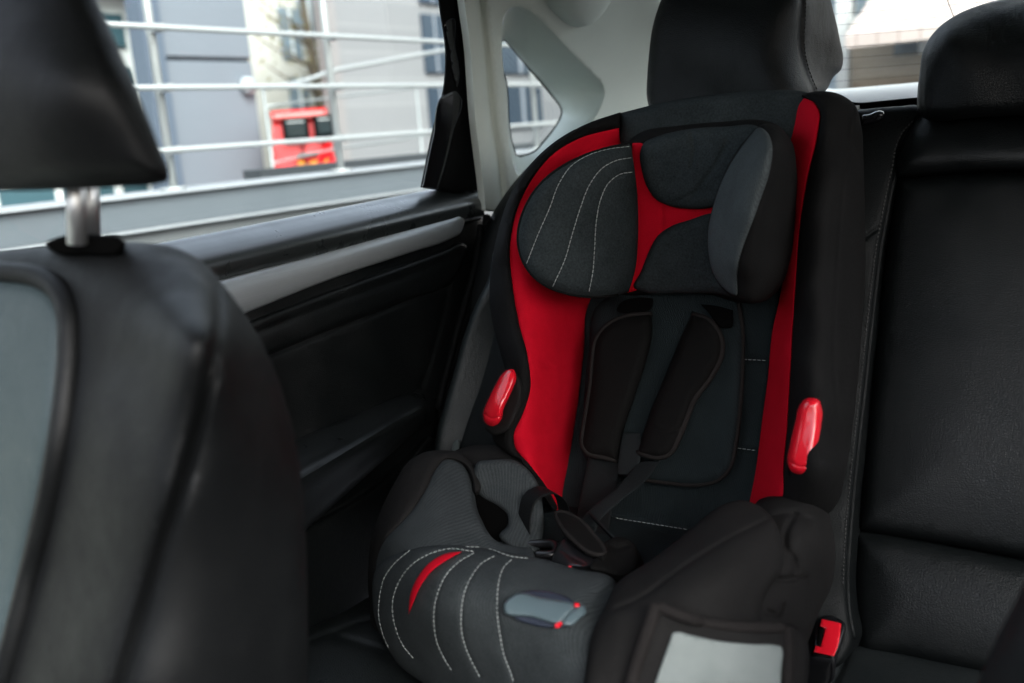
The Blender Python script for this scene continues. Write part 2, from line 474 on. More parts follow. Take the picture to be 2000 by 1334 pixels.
FL = [(1210,220,1.07),(1130,255,1.01),(1040,325,.965),(985,420,.945),(958,540,.93),(965,630,.915),(985,720,.90),(968,790,.885),(965,855,.87),(1010,890,.862),
      (1208,250,1.06),(1080,300,.968),(1005,410,.925),(993,480,.915),(998,560,.908),(1028,700,.878),(1030,760,.873),(1000,850,.855),(1060,945,.868),(1088,1000,.885),
      (1211,276,1.075),(1120,350,1.01),(1110,480,1.0),(1080,600,.955),(1158,600,1.055),(1140,700,1.03),(1122,850,.995),(1108,985,.955),(1090,760,.94),(1075,880,.91),(1240,400,1.08)]
relief('side_bolster', [(1212,219,1),(1150,240),(1090,272),(1040,316),(1000,374),(974,448),(960,520),(956,580),(964,640),(978,690),(986,725),(974,765),(960,820),(965,862),(990,885),
        (1020,905),(1052,955),(1082,1000,1),(1092,992,1),(1065,946),(1034,906),(1007,873),(1004,850),(1021,811),(1036,762),(1032,700),(1014,630),(1002,560),(997,480),(1011,409),(1041,349),(1083,300),(1132,271),(1211,250,1)],
       'Y', FL, M['rim_fab'], cs, r=24, bulge=.016, thick=.07, back=UPB, s=10, wr=.0008, wrs=(18,18,18))

redL = relief('side_panel', [(1209,247,1),(1130,268),(1080,297),(1037,347),(1007,408),(993,480),(998,560),(1010,630),(1028,700),(1032,760),(1017,810),(1000,850),(1003,872),
        (1030,905),(1060,945),(1088,1000,1),(1110,985,1),(1122,850),(1140,700),(1158,585),(1220,560),(1240,420),(1240,330),(1211,276,1)],
       'Y', FL,
       M['red_fab'], cs, r=9, bulge=.004, thick=.012, back=UPB, s=8, wr=.0045, wrs=(16,16,11), label='red fabric side panel with soft creases',
       creases=[([(1035,690),(1075,712),(1125,705)], .0022, 9), ([(1038,752),(1080,775),(1118,800)], .0026, 10), ([(1012,835),(1050,850),(1100,835)], .002, 9), ([(1012,610),(1050,628),(1110,622)], .0016, 10), ([(1060,900),(1085,905),(1110,895)], .0018, 8)])

topP = relief('top_panel', [(1211,221,1),(1300,199),(1400,184),(1500,176),(1580,182),(1600,192),(1570,220),(1552,300),(1545,400),(1400,420),(1230,420),(1211,300,1)],
       'Y', [(1211,221,1.075),(1400,184,1.08),(1590,182,1.075),(1211,300,1.075),(1400,300,1.075),(1550,300,1.06),(1400,420,1.06)], M['grey_dark'], cs, r=16, bulge=.016, thick=.03, back=UPB, s=11, wr=.001)

FR = [(1566,190,1.062),(1599,215,1.035),(1598,260,1.02),(1581,332,.995),(1565,420,.97),(1553,560,.945),(1545,700,.918),(1536,850,.885),(1532,965,.865),
      (1660,215,1.06),(1650,330,1.005),(1640,450,.975),(1632,560,.948),(1628,680,.92),(1632,800,.895),(1640,900,.88),(1610,980,.88),
      (1684,300,1.08),(1689,450,1.06),(1688,600,1.03),(1676,750,1.0),(1660,880,.965),(1630,1000,.93),
      (1510,984,.875),(1463,986,.935),(1474,930,.95),(1490,810,.985),(1500,735,1.0),(1508,650,1.01),(1525,560,1.01),(1533,420,1.03),(1546,240,1.067)]
RR = relief('side_bolster', [(1562,188),(1600,178),(1645,186),(1670,205),(1682,245),(1687,320),(1690,450),(1689,560),(1682,660),(1674,760),(1662,860),(1650,930),(1634,985),(1612,1006),
        (1570,1010),(1525,990,1),(1531,920),(1537,850),(1546,700),(1554,560),(1566,420),(1582,330),(1598,262),(1600,215),(1588,200)],
       'Y', FR, M['rim_fab'], cs, r=16, bulge=.012, thick=.02, back=(-.35,.93,0), s=9, wr=.0008, wrs=(18,18,18),
       creases=[([(1668,208),(1660,260),(1650,340),(1642,430),(1635,540),(1629,640),(1631,740),(1640,830)], .0035, 4)])
redR = relief('side_panel', [(1571,191,1),(1590,199),(1599,213),(1597,262),(1581,332),(1565,420),(1553,560),(1545,700),(1536,850),(1530,920),(1533,968,1),(1510,984),(1463,986,1),(1474,930),
        (1490,810),(1500,735),(1508,650),(1525,570),(1535,420),(1536,340),(1540,285),(1546,240),(1556,208)],
       'Y', FR, M['red_fab'], cs, r=6, bulge=.004, off=.001, thick=.012, back=UPB, s=7, wr=.003, wrs=(20,20,10),
       label='narrow red fabric side panel')

# back rest panel of the child seat
bp = relief('back_panel', [(1150,560),(1520,560),(1510,650),(1500,740),(1488,850),(1465,990),(1420,1060),(1300,1075),(1130,1040),(1095,1000),(1118,850),(1140,690)],
       'Y', [(1150,560,1.055),(1500,560,1.055),(1300,560,1.055),(1140,700,1.025),(1500,740,1.02),(1300,740,1.02),(1118,900,.97),(1300,900,.985),(1475,900,.985),(1110,1000,.92),(1300,1000,.945),(1450,1000,.955),(1300,1060,.90)],
       M['back_fab'], cs, r=14, bulge=.006, thick=.02, back=UPB, s=10, wr=.0015, wrs=(16,16,16),
       creases=[([(1440,702),(1500,704)], .003, 4), ([(1420,874),(1490,881)], .003, 4), ([(1105,994),(1140,999),(1190,1010),(1260,1021),(1345,1035)], .004, 5)])
liner = relief('infant_liner', [(1165,600),(1190,578),(1300,566),(1420,570),(1443,585),(1450,640),(1450,720),(1445,800),(1437,870),(1426,915),(1402,940),(1370,948),(1300,944),(1220,932),(1160,915),(1140,890),(1140,800),(1150,680)],
       'Y', [(1165,600,1.037),(1440,590,1.037),(1300,580,1.037),(1145,750,1.0),(1450,720,1.0),(1300,740,1.0),(1140,890,.962),(1430,900,.963),(1300,930,.955)],
       M['back_fab'], cs, r=22, bulge=.013, thick=.012, back=UPB, s=9, wr=.003, wrs=(14,14,9))
piping('liner_piping', [(1442,590),(1449,640),(1449,720),(1444,800),(1436,868),(1425,913),(1401,938),(1370,946),(1300,942),(1225,931)], [liner], .0028, M['piping'], liner, closed=False)
for nm, o in (('strap_slot', [(1205,606),(1212,592),(1240,582),(1276,583,1),(1272,603),(1250,610),(1225,612)]), ('strap_slot', [(1368,594,1),(1400,598),(1432,606,1),(1428,640),(1410,640),(1385,612)])):
    relief(nm, o, 'P', padp(.034), M['matt_black'], liner, r=3, bulge=.001, thick=.004, s=7)

# head rest
hb = relief('headrest', [(1225,278),(1245,262),(1330,245),(1420,237),(1480,234),(1520,245),(1545,275),(1555,330),(1552,420),(1540,510),(1515,565),(1480,588),(1430,588),(1400,578),(1300,574),(1215,574),(1180,560),(1200,420)],
       'Y', [(1230,270,1.035),(1420,237,1.035),(1500,238,1.02),(1240,420,1.035),(1400,420,1.03),(1300,570,1.03),(1440,588,1.02),(1500,300,.985),(1550,330,1.03),(1545,500,1.02),(1490,585,1.01)],
       M['rim_fab'], cs, r=12, bulge=.012, thick=.045, back=UPB, s=10)
relief('center_panel', [(1234,279,1),(1252,279,1),(1300,300),(1420,300),(1440,420),(1420,470),(1300,520),(1240,568),(1225,572,1),(1236,480)],
       'Y', [(1234,279,1.018),(1252,279,1.018),(1245,420,1.014),(1330,420,1.012),(1420,420,1.008),(1235,560,1.012)], M['red_fab'], hb, r=4, bulge=.002, thick=.008, back=UPB, s=8, label='red fabric panel between the grey head pads',
       creases=[([(1292,405),(1294,430),(1292,455)], .002, 3)])
hp1 = relief('head_pad', [(1250,300),(1256,281),(1285,266),(1330,255),(1420,247),(1480,247),(1500,262),(1490,330),(1440,380),(1394,404),(1345,408),(1310,403),(1282,390),(1264,366),(1254,335)],
       'Y', [(1252,300,1.012),(1420,250,1.012),(1270,370,1.008),(1390,400,1.0),(1480,260,.995)], M['grey_dark'], hb, r=20, bulge=.013, thick=.01, back=UPB, s=8, wr=.0022, wrs=(34,34,14),
       creases=[([(1352,262),(1356,290),(1351,325)], .0035, 5), ([(1420,280),(1400,320),(1370,360),(1345,395)], .0035, 6), ([(1320,395),(1350,380),(1385,372)], .002, 5)])
hp2 = relief('head_pad', [(1400,417),(1345,430),(1310,442),(1285,460),(1268,490),(1252,530),(1238,562),(1260,571),(1330,573),(1400,574),(1440,580),(1440,480)],
       'Y', [(1400,417,.998),(1300,445,1.006),(1250,540,1.008),(1330,573,1.01),(1440,575,.995)], M['grey_dark'], hb, r=18, bulge=.011, thick=.01, back=UPB, s=8, wr=.0012)
WL = [[(1229,286),(1190,291),(1150,303),(1117,323),(1092,358),(1074,405),(1050,460),(1028,516)], [(1233,308),(1205,313),(1177,328),(1152,360),(1134,405),(1117,460),(1104,505),(1079,561)],
      [(1235,336),(1212,340),(1190,356),(1173,390),(1165,430),(1161,490),(1158,530),(1150,572)]]
wl = relief('head_wing', [(1232,279,1),(1180,290),(1110,317),(1055,357),(1020,415),(1010,465),(1022,515),(1055,553),(1105,574),(1160,581),(1205,577),(1228,570,1),(1240,530),(1246,470),(1246,400),(1240,335)],
       'Y', [(1232,279,1.0),(1180,290,.965),(1110,317,.93),(1055,357,.905),(1012,440,.885),(1022,515,.88),(1105,574,.905),(1205,577,.965),(1228,570,.985),(1246,430,.995),(1150,430,.94),(1080,450,.905)],
       M['grey_dark'], hb, r=26, bulge=.018, thick=.05, s=8, dome=.006, wr=.0008, creases=[(l, .0016, 4) for l in WL])
piping('wing_piping', [(1232,281),(1180,292),(1111,319),(1057,359),(1022,416),(1012,465),(1024,514),(1056,551),(1106,572),(1160,579),(1205,575)], [wl], .0022, M['rim_fab'], wl, closed=False, off=-.001)
stitches('stitching', None, [wl], M['thread'], wl, 8, 1.6, .0005, WL)
WF = [(1470,262,.975),(1490,245,.97),(1445,290,.965),(1392,404,.955),(1382,470,.95),(1412,560,.94),(1437,581,.925),(1508,290,.912),(1500,345,.902),(1470,430,.892),(1445,520,.90),(1546,280,.985),(1556,350,.985),(1548,470,.975),(1510,580,.955)]
wr_ = relief('head_wing', [(1448,282),(1470,258),(1490,242),(1522,248),(1546,276),(1556,330),(1553,420),(1543,510),(1525,560),(1498,586),(1466,593),(1437,583),(1412,565),(1392,534),(1383,495),(1382,450),(1392,404),(1412,345)],
       'Y', WF,
       M['rim_fab'], hb, r=18, bulge=.015, thick=.05, s=8)
relief('wing_face', [(1452,282),(1468,262),(1482,249),(1498,256),(1508,276),(1509,305),(1502,345),(1490,380),(1474,425),(1458,467),(1447,500),(1441,530),(1437,578),(1413,563),(1393,534),(1384,495),(1383,452),(1393,404),(1414,345)],
       'Y', WF,
       M['grey_fab'], wr_, off=.013, r=14, bulge=.008, thick=.012, s=7, wr=.0008, label='lighter grey ribbed front face of the head wing')

# shoulder pads and harness
spl = relief('shoulder_pad', [(1272,612,1),(1240,613),(1212,619),(1182,635),(1162,660),(1155,700),(1153,740),(1146,790),(1137,845),(1134,872),(1145,888),(1175,895),(1208,902,1),(1217,845),(1240,774),(1262,705),(1274,650)],
       'Y', [(1272,612,1.012),(1160,650,.998),(1145,790,.963),(1135,880,.935),(1208,900,.938),(1240,774,.968),(1262,705,.985)], M['pad_fab'], cs, r=22, bulge=.017, thick=.012, back=UPB, s=8, wr=.0012)
piping('pad_piping', [(1272,614),(1240,615),(1213,621),(1184,637),(1165,661),(1158,700),(1155,740),(1148,790),(1139,845),(1137,870),(1147,885),(1176,892),(1208,899)], [spl], .0033, M['piping'], spl, closed=False)
spr = relief('shoulder_pad', [(1352,612,1),(1380,619),(1402,640),(1413,668),(1412,692),(1390,738),(1358,782),(1342,822),(1326,862),(1309,889),(1290,896),(1265,893),(1244,885,1),(1268,810),(1304,722),(1332,654)],
       'Y', [(1352,612,1.012),(1405,650,1.0),(1412,692,.99),(1357,782,.965),(1309,889,.935),(1244,885,.935),(1270,810,.958),(1304,722,.985)], M['pad_fab'], cs, r=22, bulge=.017, thick=.012, back=UPB, s=8, wr=.0018,
       creases=[([(1268,830),(1300,845),(1325,838)], .002, 5)])
piping('pad_piping', [(1354,614),(1380,622),(1400,642),(1410,668),(1409,692),(1388,736),(1355,781),(1339,821),(1323,860),(1307,887),(1290,893),(1265,890),(1246,883)], [spr], .0033, M['piping'], spr, closed=False)
relief('harness_strap', [(1216,845,1),(1250,845,1),(1252,880),(1243,928,1),(1206,926,1),(1210,880)], 'Y', [(1216,845,.945),(1250,845,.945),(1208,926,.915),(1243,928,.915)], M['webbing'], cs, r=3, bulge=.001, thick=.003, s=7)
relief('harness_strap', [(1150,890,1),(1214,900,1),(1200,960),(1190,1030),(1180,1070,1),(1118,1060,1),(1128,1000),(1140,940)], 'Y', [(1150,890,.94),(1214,900,.94),(1190,1000,.89),(1130,1000,.89),(1150,1060,.855)], M['webbing'], cs, r=3, bulge=.001, thick=.003, s=8)
relief('harness_strap', [(1247,903,1),(1293,897,1),(1262,938),(1206,984),(1170,1020),(1160,1050,1),(1120,1040,1),(1148,1000),(1205,952)], 'Y', [(1247,903,.925),(1293,897,.928),(1210,970,.87),(1150,1020,.835),(1140,1045,.83)], M['webbing'], cs, r=4, bulge=.001, thick=.003, s=7, label='twisted harness strap catching the light')
# white stitch lines of the seat back
stitches('stitching', None, [bp], M['thread'], bp, 7, 2.6, .0005, [[(1452,702),(1496,704)], [(1432,874),(1476,880)], [(1108,994),(1136,998)], [(1192,1010),(1260,1021),(1342,1034)]])

# red belt guides
gl0 = relief('belt_guide_recess', [(985,735),(1008,728),(1020,760),(1010,810),(990,842),(965,850),(948,838),(960,800)], 'Y', [(990,735,.868),(1010,760,.86),(960,840,.84),(1000,830,.835)], M['black_fab'], cs, r=12, bulge=.01, thick=.03, s=7)
relief('belt_guide', [(992,721),(1003,721),(1009,738),(1002,760),(993,780),(984,800),(982,812),(976,826),(961,834),(947,827),(943,808),(952,782),(968,750),(981,729)],
       'Y', [(995,725,.852),(1005,740,.85),(960,830,.83),(945,815,.832),(980,800,.828)], M['red_plastic'], cs, r=14, bulge=.013, thick=.022, s=4, creases=[([(944,806),(958,817),(981,812)], .0016, 2.2)])
gr0 = relief('belt_guide_recess', [(1600,800),(1612,830),(1612,880),(1604,920),(1590,945),(1566,955),(1545,940),(1538,910),(1550,850),(1570,800)], 'Y', [(1600,800,.874),(1610,880,.862),(1545,930,.85),(1550,850,.86),(1590,945,.848)], M['matt_black'], cs, r=12, bulge=.006, thick=.03, s=7)  # raised backing whose black stands for the shade in the hollow
relief('belt_guide', [(1585,776),(1599,780),(1606,797),(1604,835),(1600,860),(1596,882),(1592,903),(1584,921),(1565,928),(1545,921),(1538,905),(1543,866),(1553,822),(1561,792),(1571,779)],
       'Y', [(1590,780,.858),(1605,800,.858),(1550,830,.853),(1590,900,.84),(1545,915,.84)], M['red_plastic'], cs, r=18, bulge=.014, thick=.022, s=4, creases=[([(1538,899),(1560,911),(1588,908)], .0016, 2.2)])

# ------------------------------------------------------------------ base of the child seat
well = relief('seat_cushion', [(960,1020),(1060,985),(1120,990),(1350,1040),(1420,1020),(1400,1080),(1300,1140),(1200,1160),(1050,1110),(960,1080)],
       'Y', [(960,1040,.80),(1120,990,.92),(1350,1035,.92),(1250,1060,.87),(1100,1080,.80),(1200,1140,.76),(1300,1120,.82),(1400,1040,.88)], M['back_fab'], cs, r=14, bulge=.006, thick=.04, back=(0,0,-1), s=10)
AL = [(722,1180,.735),(720,1100,.735),(745,995,.75),(798,902,.79),(850,882,.812),(868,895,.803),(905,910,.81),(925,965,.785),(966,1054,.745),(1030,1080,.735),(850,1075,.685),(770,1120,.675),(735,1120,.70),(752,1050,.705),(810,986,.735),(850,914,.785),(745,1220,.70)]
relief('arm_shell', [(722,1185),(719,1110),(726,1050),(744,995),(769,945),(797,902),(829,883),(865,879),(894,883),(914,897),(934,925),(936,960),(929,965),(922,940),(912,915),(892,901),(870,899),(853,917),(836,953),(813,989),(785,1023),(756,1053),(743,1077),(738,1120),(735,1180),(740,1235),(729,1225)],
       'Y', AL, M['black_fab'], cs, r=20, bulge=.014, thick=.07, back=(-.5,.8,-.5), s=7,
       creases=[([(742,1060),(752,1010),(748,985)], .0015, 4)])
relief('arm_core', [(760,1080),(850,930),(900,910),(925,960),(960,1050),(1040,1090),(850,1100),(760,1140)], 'Y', [(u,v,y+.025) for u,v,y in AL], M['black_fab'], cs, r=8, bulge=.003, thick=.05, back=(-.5,.8,-.5), s=12)
relief('arm_shell', [(884,884),(910,873),(950,868),(990,876),(1022,893),(1048,925),(1058,960),(1040,1000),(980,990),(930,960),(915,915)],
       'Y', [(884,884,.87),(950,868,.885),(1022,893,.875),(1055,950,.87),(1000,960,.875),(930,930,.855),(980,990,.87)], M['black_fab'], cs, r=22, bulge=.02, thick=.06, back=(-.5,.8,-.5), s=9)
armB = relief('arm_panel', [(931,904),(963,898),(1010,901),(1034,920),(1052,948),(1060,990),(1062,1035),(1050,1078),(1000,1072),(975,1045),(992,1024),(989,1003),(969,987),(944,974),(929,958),(924,930)],
       'Y', [(931,904,.812),(1010,901,.835),(1052,950,.825),(1060,1030,.80),(1000,1070,.765),(985,1010,.79),(940,970,.80)], M['grey_suede'], cs, r=14, bulge=.010, thick=.02, back=(-.5,.8,-.5), s=8, wr=.001)
armH = relief('arm_opening', [(925,960),(950,965),(985,985),(1000,1015),(985,1050),(960,1062),(940,1040)], 'Y', [(930,965,.80),(990,990,.80),(960,1060,.775)], M['matt_black'], cs, r=6, bulge=.002, thick=.01, s=7)
armA = relief('arm_panel', [(868,895),(890,898),(908,912),(918,935),(925,962),(928,985),(938,1012),(952,1038),(966,1054),(1000,1066),(1040,1075),(1045,1095),(960,1090),(850,1085),(770,1125),(744,1150),(732,1150),(738,1075),(752,1050),(781,1020),(810,986),(832,950),(850,914)],
       'Y', AL,
       M['grey_suede'], cs, r=14, bulge=.010, thick=.02, back=(-.5,.8,-.5), s=9, wr=.0018, wrs=(16,16,16))

AY = [(735,1120,.688),(728,1180,.685),(740,1250,.68),(775,1320,.685),(803,1075,.668),(870,1067,.672),(950,1070,.69),(1060,1093,.70),(1195,1131,.70),(800,1150,.635),(900,1120,.635),(1000,1140,.64),(1120,1170,.645),
      (850,1250,.62),(1000,1250,.61),(1120,1300,.605),(900,1334,.628),(1180,1190,.66),(1000,1400,.62),(800,1200,.63)]
AS = [
   [(801,1075),(774,1097),(752,1126),(742,1162),(740,1205),(750,1245),(762,1271)],
   [(925,1077),(876,1072),(839,1082),(803,1104),(779,1137),(768,1169),(767,1198),(774,1231),(788,1262),(807,1285)],
   [(926,1080),(897,1097),(872,1122),(856,1155),(848,1191),(848,1220),(854,1256),(867,1285),(883,1311)],
   [(966,1086),(941,1100),(919,1129),(906,1162),(901,1198),(902,1234),(909,1263),(922,1293),(937,1322)],
   [(999,1093),(984,1108),(974,1137),(971,1169),(972,1205),(977,1242),(984,1278),(999,1318),(1004,1334)],
   [(910,1068),(945,1070),(966,1075),(992,1085),(1035,1091)]]
apron = relief('front_apron', [(736,1110),(757,1090),(803,1073),(854,1065),(908,1066),(960,1073),(1060,1092),(1130,1112),(1197,1130),(1210,1146),(1205,1180),(1180,1225),(1165,1300),(1160,1420),(900,1420),(840,1345),(780,1300),(752,1258),(735,1220),(727,1170)],
       'Y', AY, M['grey_suede'], cs, r=16, bulge=.012, thick=.05, s=8, wr=.0016, wrs=(13,13,13),
       creases=[([(1206,1142),(1190,1154),(1168,1160)], .003, 10)]+[(l, .0022, 4) for l in AS])
relief('red_crescent', [(903,1077,1),(872,1081),(843,1096),(817,1126),(803,1156),(798,1200,1),(807,1177),(821,1145),(847,1112),(876,1092)], 'Y', [(a,b,c-.0135) for a,b,c in AY], M['red_fab'], apron, r=7, bulge=.003, thick=.01, s=5)
stitches('stitching', None, [apron], M['thread'], apron, 7, 2.8, .0005, AS)
disc = relief('adjuster_disc', [(990,1173),(1012,1159),(1053,1153),(1092,1160),(1122,1176),(1137,1198),(1120,1219),(1082,1226),(1038,1220),(1004,1206)], 'Y', [(a,b,c-.013) for a,b,c in AY], M['blue_disc'], cs, r=5, bulge=.002, thick=.008, s=6)
lev = relief('adjuster_lever', [(985,1178),(995,1168),(1007,1160),(1060,1167),(1126,1179),(1143,1184),(1145,1197),(1132,1209),(1116,1222),(1097,1221),(1040,1206),(984,1193)], 'Y', [(a,b,c-.018) for a,b,c in AY], M['lever'], disc, r=5, bulge=.005, thick=.01, s=5,
       creases=[([(1128,1182),(1108,1202),(1096,1219)], .003, 2.5)])
for o in ([(1121,1178),(1131,1178),(1133,1184),(1122,1185)], [(1083,1219),(1098,1215),(1096,1223),(1084,1226)]):
    relief('red_mark', o, 'Y', [(a,b,c-.0245) for a,b,c in AY], M['red_plastic'], disc, r=2, bulge=.001, thick=.003, s=4)

# right arm
relief('arm_shell', [(1472,992),(1500,974),(1534,969),(1568,975),(1597,990),(1618,1012),(1630,1053),(1631,1097),(1624,1145),(1600,1195),(1580,1249),(1560,1307),(1540,1400),(1400,1400),(1420,1250),(1470,1100)],
       'Y', [(1472,992,.85),(1534,969,.865),(1600,990,.87),(1630,1060,.86),(1626,1140,.845),(1600,1250,.80),(1575,1320,.78),(1500,1060,.79),(1560,1050,.80),(1540,1150,.765),(1530,1260,.72),(1430,1300,.68),(1480,1390,.68)],
       M['black_fab'], cs, r=26, bulge=.022, thick=.06, back=(-.3,1,-.3), s=9, wr=.001,
       creases=[([(1502,1010),(1530,1003),(1552,1004),(1580,1014)], .005, 6), ([(1552,1006),(1538,1030),(1532,1055),(1536,1075),(1550,1088)], .005, 7), ([(1510,1130),(1545,1132),(1568,1128)], .007, 6), ([(1552,1095),(1554,1115),(1545,1128)], .006, 6), ([(1500,1195),(1520,1200),(1528,1180)], .007, 6)])
armF = relief('arm_front', [(1140,1420),(1145,1300),(1160,1230),(1180,1190),(1205,1140),(1268,1096),(1327,1052),(1377,1009),(1415,984),(1448,977),(1482,988),(1508,1010),(1525,1050),(1530,1085),(1525,1120),(1505,1145),(1490,1180),(1492,1215),(1515,1215),(1550,1220),(1552,1420)],
       'Y', [(1145,1300,.592),(1170,1210,.625),(1205,1145,.665),(1268,1096,.70),(1327,1052,.735),(1415,984,.80),(1482,988,.81),(1196,1191,.625),(1254,1166,.64),(1308,1126,.66),(1363,1089,.685),(1435,1046,.725),(1504,1012,.775),
             (1300,1250,.618),(1450,1150,.68),(1528,1080,.75),(1490,1200,.70),(1500,1300,.665),(1250,1380,.59),(1540,1390,.66),(1545,1230,.705)],
       M['black_fab'], cs, r=18, bulge=.015, thick=.05, s=9, wr=.0012, wrs=(14,14,14),
       creases=[([(1180,1198),(1254,1166),(1308,1126),(1363,1089),(1435,1046),(1506,1011)], .004, 5)])
PY = [(1274,1178,.615),(1540,1224,.678),(1225,1334,.59),(1537,1334,.655),(1363,1213,.632),(1400,1420,.61),(1380,1300,.62)]
pocket = relief('info_pocket', [(1274,1177,1),(1292,1180,1),(1294,1190),(1363,1213),(1435,1222),(1526,1223),(1541,1224,1),(1541,1300),(1536,1430,1),(1205,1430,1),(1225,1334),(1232,1314),(1254,1242),(1268,1195)],
       'Y', [(a,b,c-.014) for a,b,c in PY], M['black_fab'], cs, r=6, bulge=.003, thick=.006, s=8, wr=.0006)
piping('pocket_piping', [(1282,1180),(1276,1200),(1262,1242),(1240,1310),(1232,1340),(1212,1425)], [pocket], .005, M['piping'], pocket, closed=False)
piping('pocket_piping', [(1285,1184),(1330,1203),(1380,1217),(1440,1224),(1530,1226)], [pocket], .0042, M['piping'], pocket, closed=False)
piping('pocket_piping', [(1538,1226),(1540,1260),(1538,1330),(1533,1425)], [pocket], .0042, M['piping'], pocket, closed=False)
wm, wb, wn = mat('cloudy_vinyl', (.38, .42, .40), .55, spec=.25)
nn_ = tex(wn, 'ShaderNodeTexNoise', tc(wn), 22, Detail=4); mixcol(wn, wb, nn_.outputs['Fac'], (.125, .145, .14), (.17, .19, .185)); bump(wn, wb, nn_.outputs['Fac'], .004, .5)
relief('pocket_window', [(1310,1246),(1313,1237),(1323,1234),(1345,1239),(1400,1251),(1470,1258),(1516,1260),(1526,1263),(1529,1273),(1527,1300),(1520,1430,1),(1255,1430,1),(1279,1334),(1297,1282)],
       'Y', [(a,b,c-.0185) for a,b,c in PY], wm, pocket, r=4, bulge=.0015, thick=.002, s=8, wr=.0004, wrs=(20,20,20), label='cloudy clear vinyl window of the pocket')

# harness buckle and adjuster webbing loop
def ribbon(name, P, wdir, w, m, parent, th=.002, label=None):
    P = cr3(P, 36); wd = np.array(wdir, float); wd /= np.linalg.norm(wd)
    rows = [P-wd*w/2, P-wd*w*.25, P, P+wd*w*.25, P+wd*w/2]
    t = np.gradient(P, axis=0); n = np.cross(t[len(t)//2], wd); n /= np.linalg.norm(n)
    return loft(name, rows, m, parent, nu=36, thick=th, back=n, label=label)
ribbon('adjuster_webbing', [pt(1030,1085,'Y',.79), pt(1024,1045,'Y',.785), pt(1024,1005,'Y',.785), pt(1034,972,'Y',.79), pt(1056,957,'Y',.80), pt(1080,960,'Y',.815), pt(1096,978,'Y',.825), pt(1102,1010,'Y',.83)], (.85,-.5,0), .024, M['belt_black'], cs, label='loop of ribbed webbing standing up')
cp = relief('crotch_pad', [(1083,1000),(1094,996),(1115,1002),(1140,1017),(1163,1044),(1180,1066),(1186,1082),(1180,1092),(1160,1086),(1122,1060),(1095,1032),(1084,1012)],
       'Y', [(1083,1000,.80),(1140,1017,.79),(1186,1082,.745),(1122,1060,.745),(1095,1032,.765)], M['pad_fab'], cs, r=10, bulge=.008, thick=.012, back=(0,.6,-1), s=6)
piping('pad_piping', [(1085,1001),(1095,999),(1114,1005),(1138,1020),(1160,1046),(1177,1067),(1183,1081),(1160,1083),(1123,1058),(1097,1030)], [cp], .0022, M['piping'], cp)
relief('crotch_pad', [(1176,1064),(1200,1050),(1225,1052),(1242,1066),(1248,1085),(1240,1115),(1215,1126),(1180,1118),(1150,1108),(1160,1090)], 'Y', [(1176,1064,.765),(1230,1055,.785),(1245,1090,.765),(1200,1120,.73),(1160,1105,.72)], M['pad_fab'], cs, r=10, bulge=.008, thick=.02, back=(0,.6,-1), s=6,
       creases=[([(1185,1062),(1205,1070),(1230,1063)], .006, 6)])
bk = relief('buckle', [(1078,1096),(1084,1078),(1096,1056),(1103,1052),(1130,1062),(1160,1084),(1166,1096),(1150,1106),(1120,1106),(1096,1104)], 'Y', [(1078,1096,.735),(1098,1054,.765),(1160,1084,.745),(1150,1106,.715),(1110,1104,.715)], M['black_plastic'], cs, r=6, bulge=.005, thick=.018, back=(0,.6,-1), s=5,
       creases=[([(1096,1075),(1120,1090),(1140,1100)], .002, 3)])
relief('red_mark', [(1106,1107),(1116,1106),(1118,1112),(1108,1113)], 'Y', .708, M['red_plastic'], bk, r=2, bulge=.001, thick=.003, s=4)
tube('adjuster_clip', [pt(1022,1066,'Y',.77), pt(1050,1062,'Y',.775), pt(1085,1066,'Y',.77), pt(1082,1082,'Y',.755), pt(1045,1084,'Y',.75)], .004, M['black_plastic'], cs, n=24)
ribbon('harness_strap', [pt(1150,1000,'Y',.85), pt(1190,1040,'Y',.80), pt(1235,1085,'Y',.785), pt(1260,1110,'Y',.78)], (.5,-.6,.3), .016, M['webbing'], cs)
# ================================================================== REAR BENCH
def bench(o): return ((0, 1.2-.927*o, -.05+.375*o), (0, -.927, .375))
rs = thing('rear_seat', 'black leather rear bench with stitched bolsters and headrests, the child seat standing on it', 'car seat', (-.3, 1.1, -.75))
BB = (0, 1, -.2)
relief('backrest', [(905,560),(960,420),(1060,300),(1270,232),(1500,222),(1692,214),(1795,205),(2250,190),(2400,700),(2350,1450),(1640,1400),(1400,1350),(1100,1250),(920,1080),(868,960),(872,760)],
       'P', bench(-.022), M['leather'], rs, r=20, bulge=.02, thick=.10, back=BB, s=24)
relief('door_bolster', [(952,548),(932,588),(907,652),(888,721),(868,789),(853,845),(848,890),(870,960),(960,960),(1010,760),(1020,600),(1000,480),(975,480)],
       'Y', [(952,548,1.06),(907,652,1.035),(853,845,.985),(975,480,1.10),(990,640,1.075),(950,850,1.02),(1010,760,1.07)], leather('bolster_vinyl', (.013,.018,.019), .45, 520, dist=.00025), rs, r=14, bulge=.018, thick=.10, back=(0,1,0), s=10)
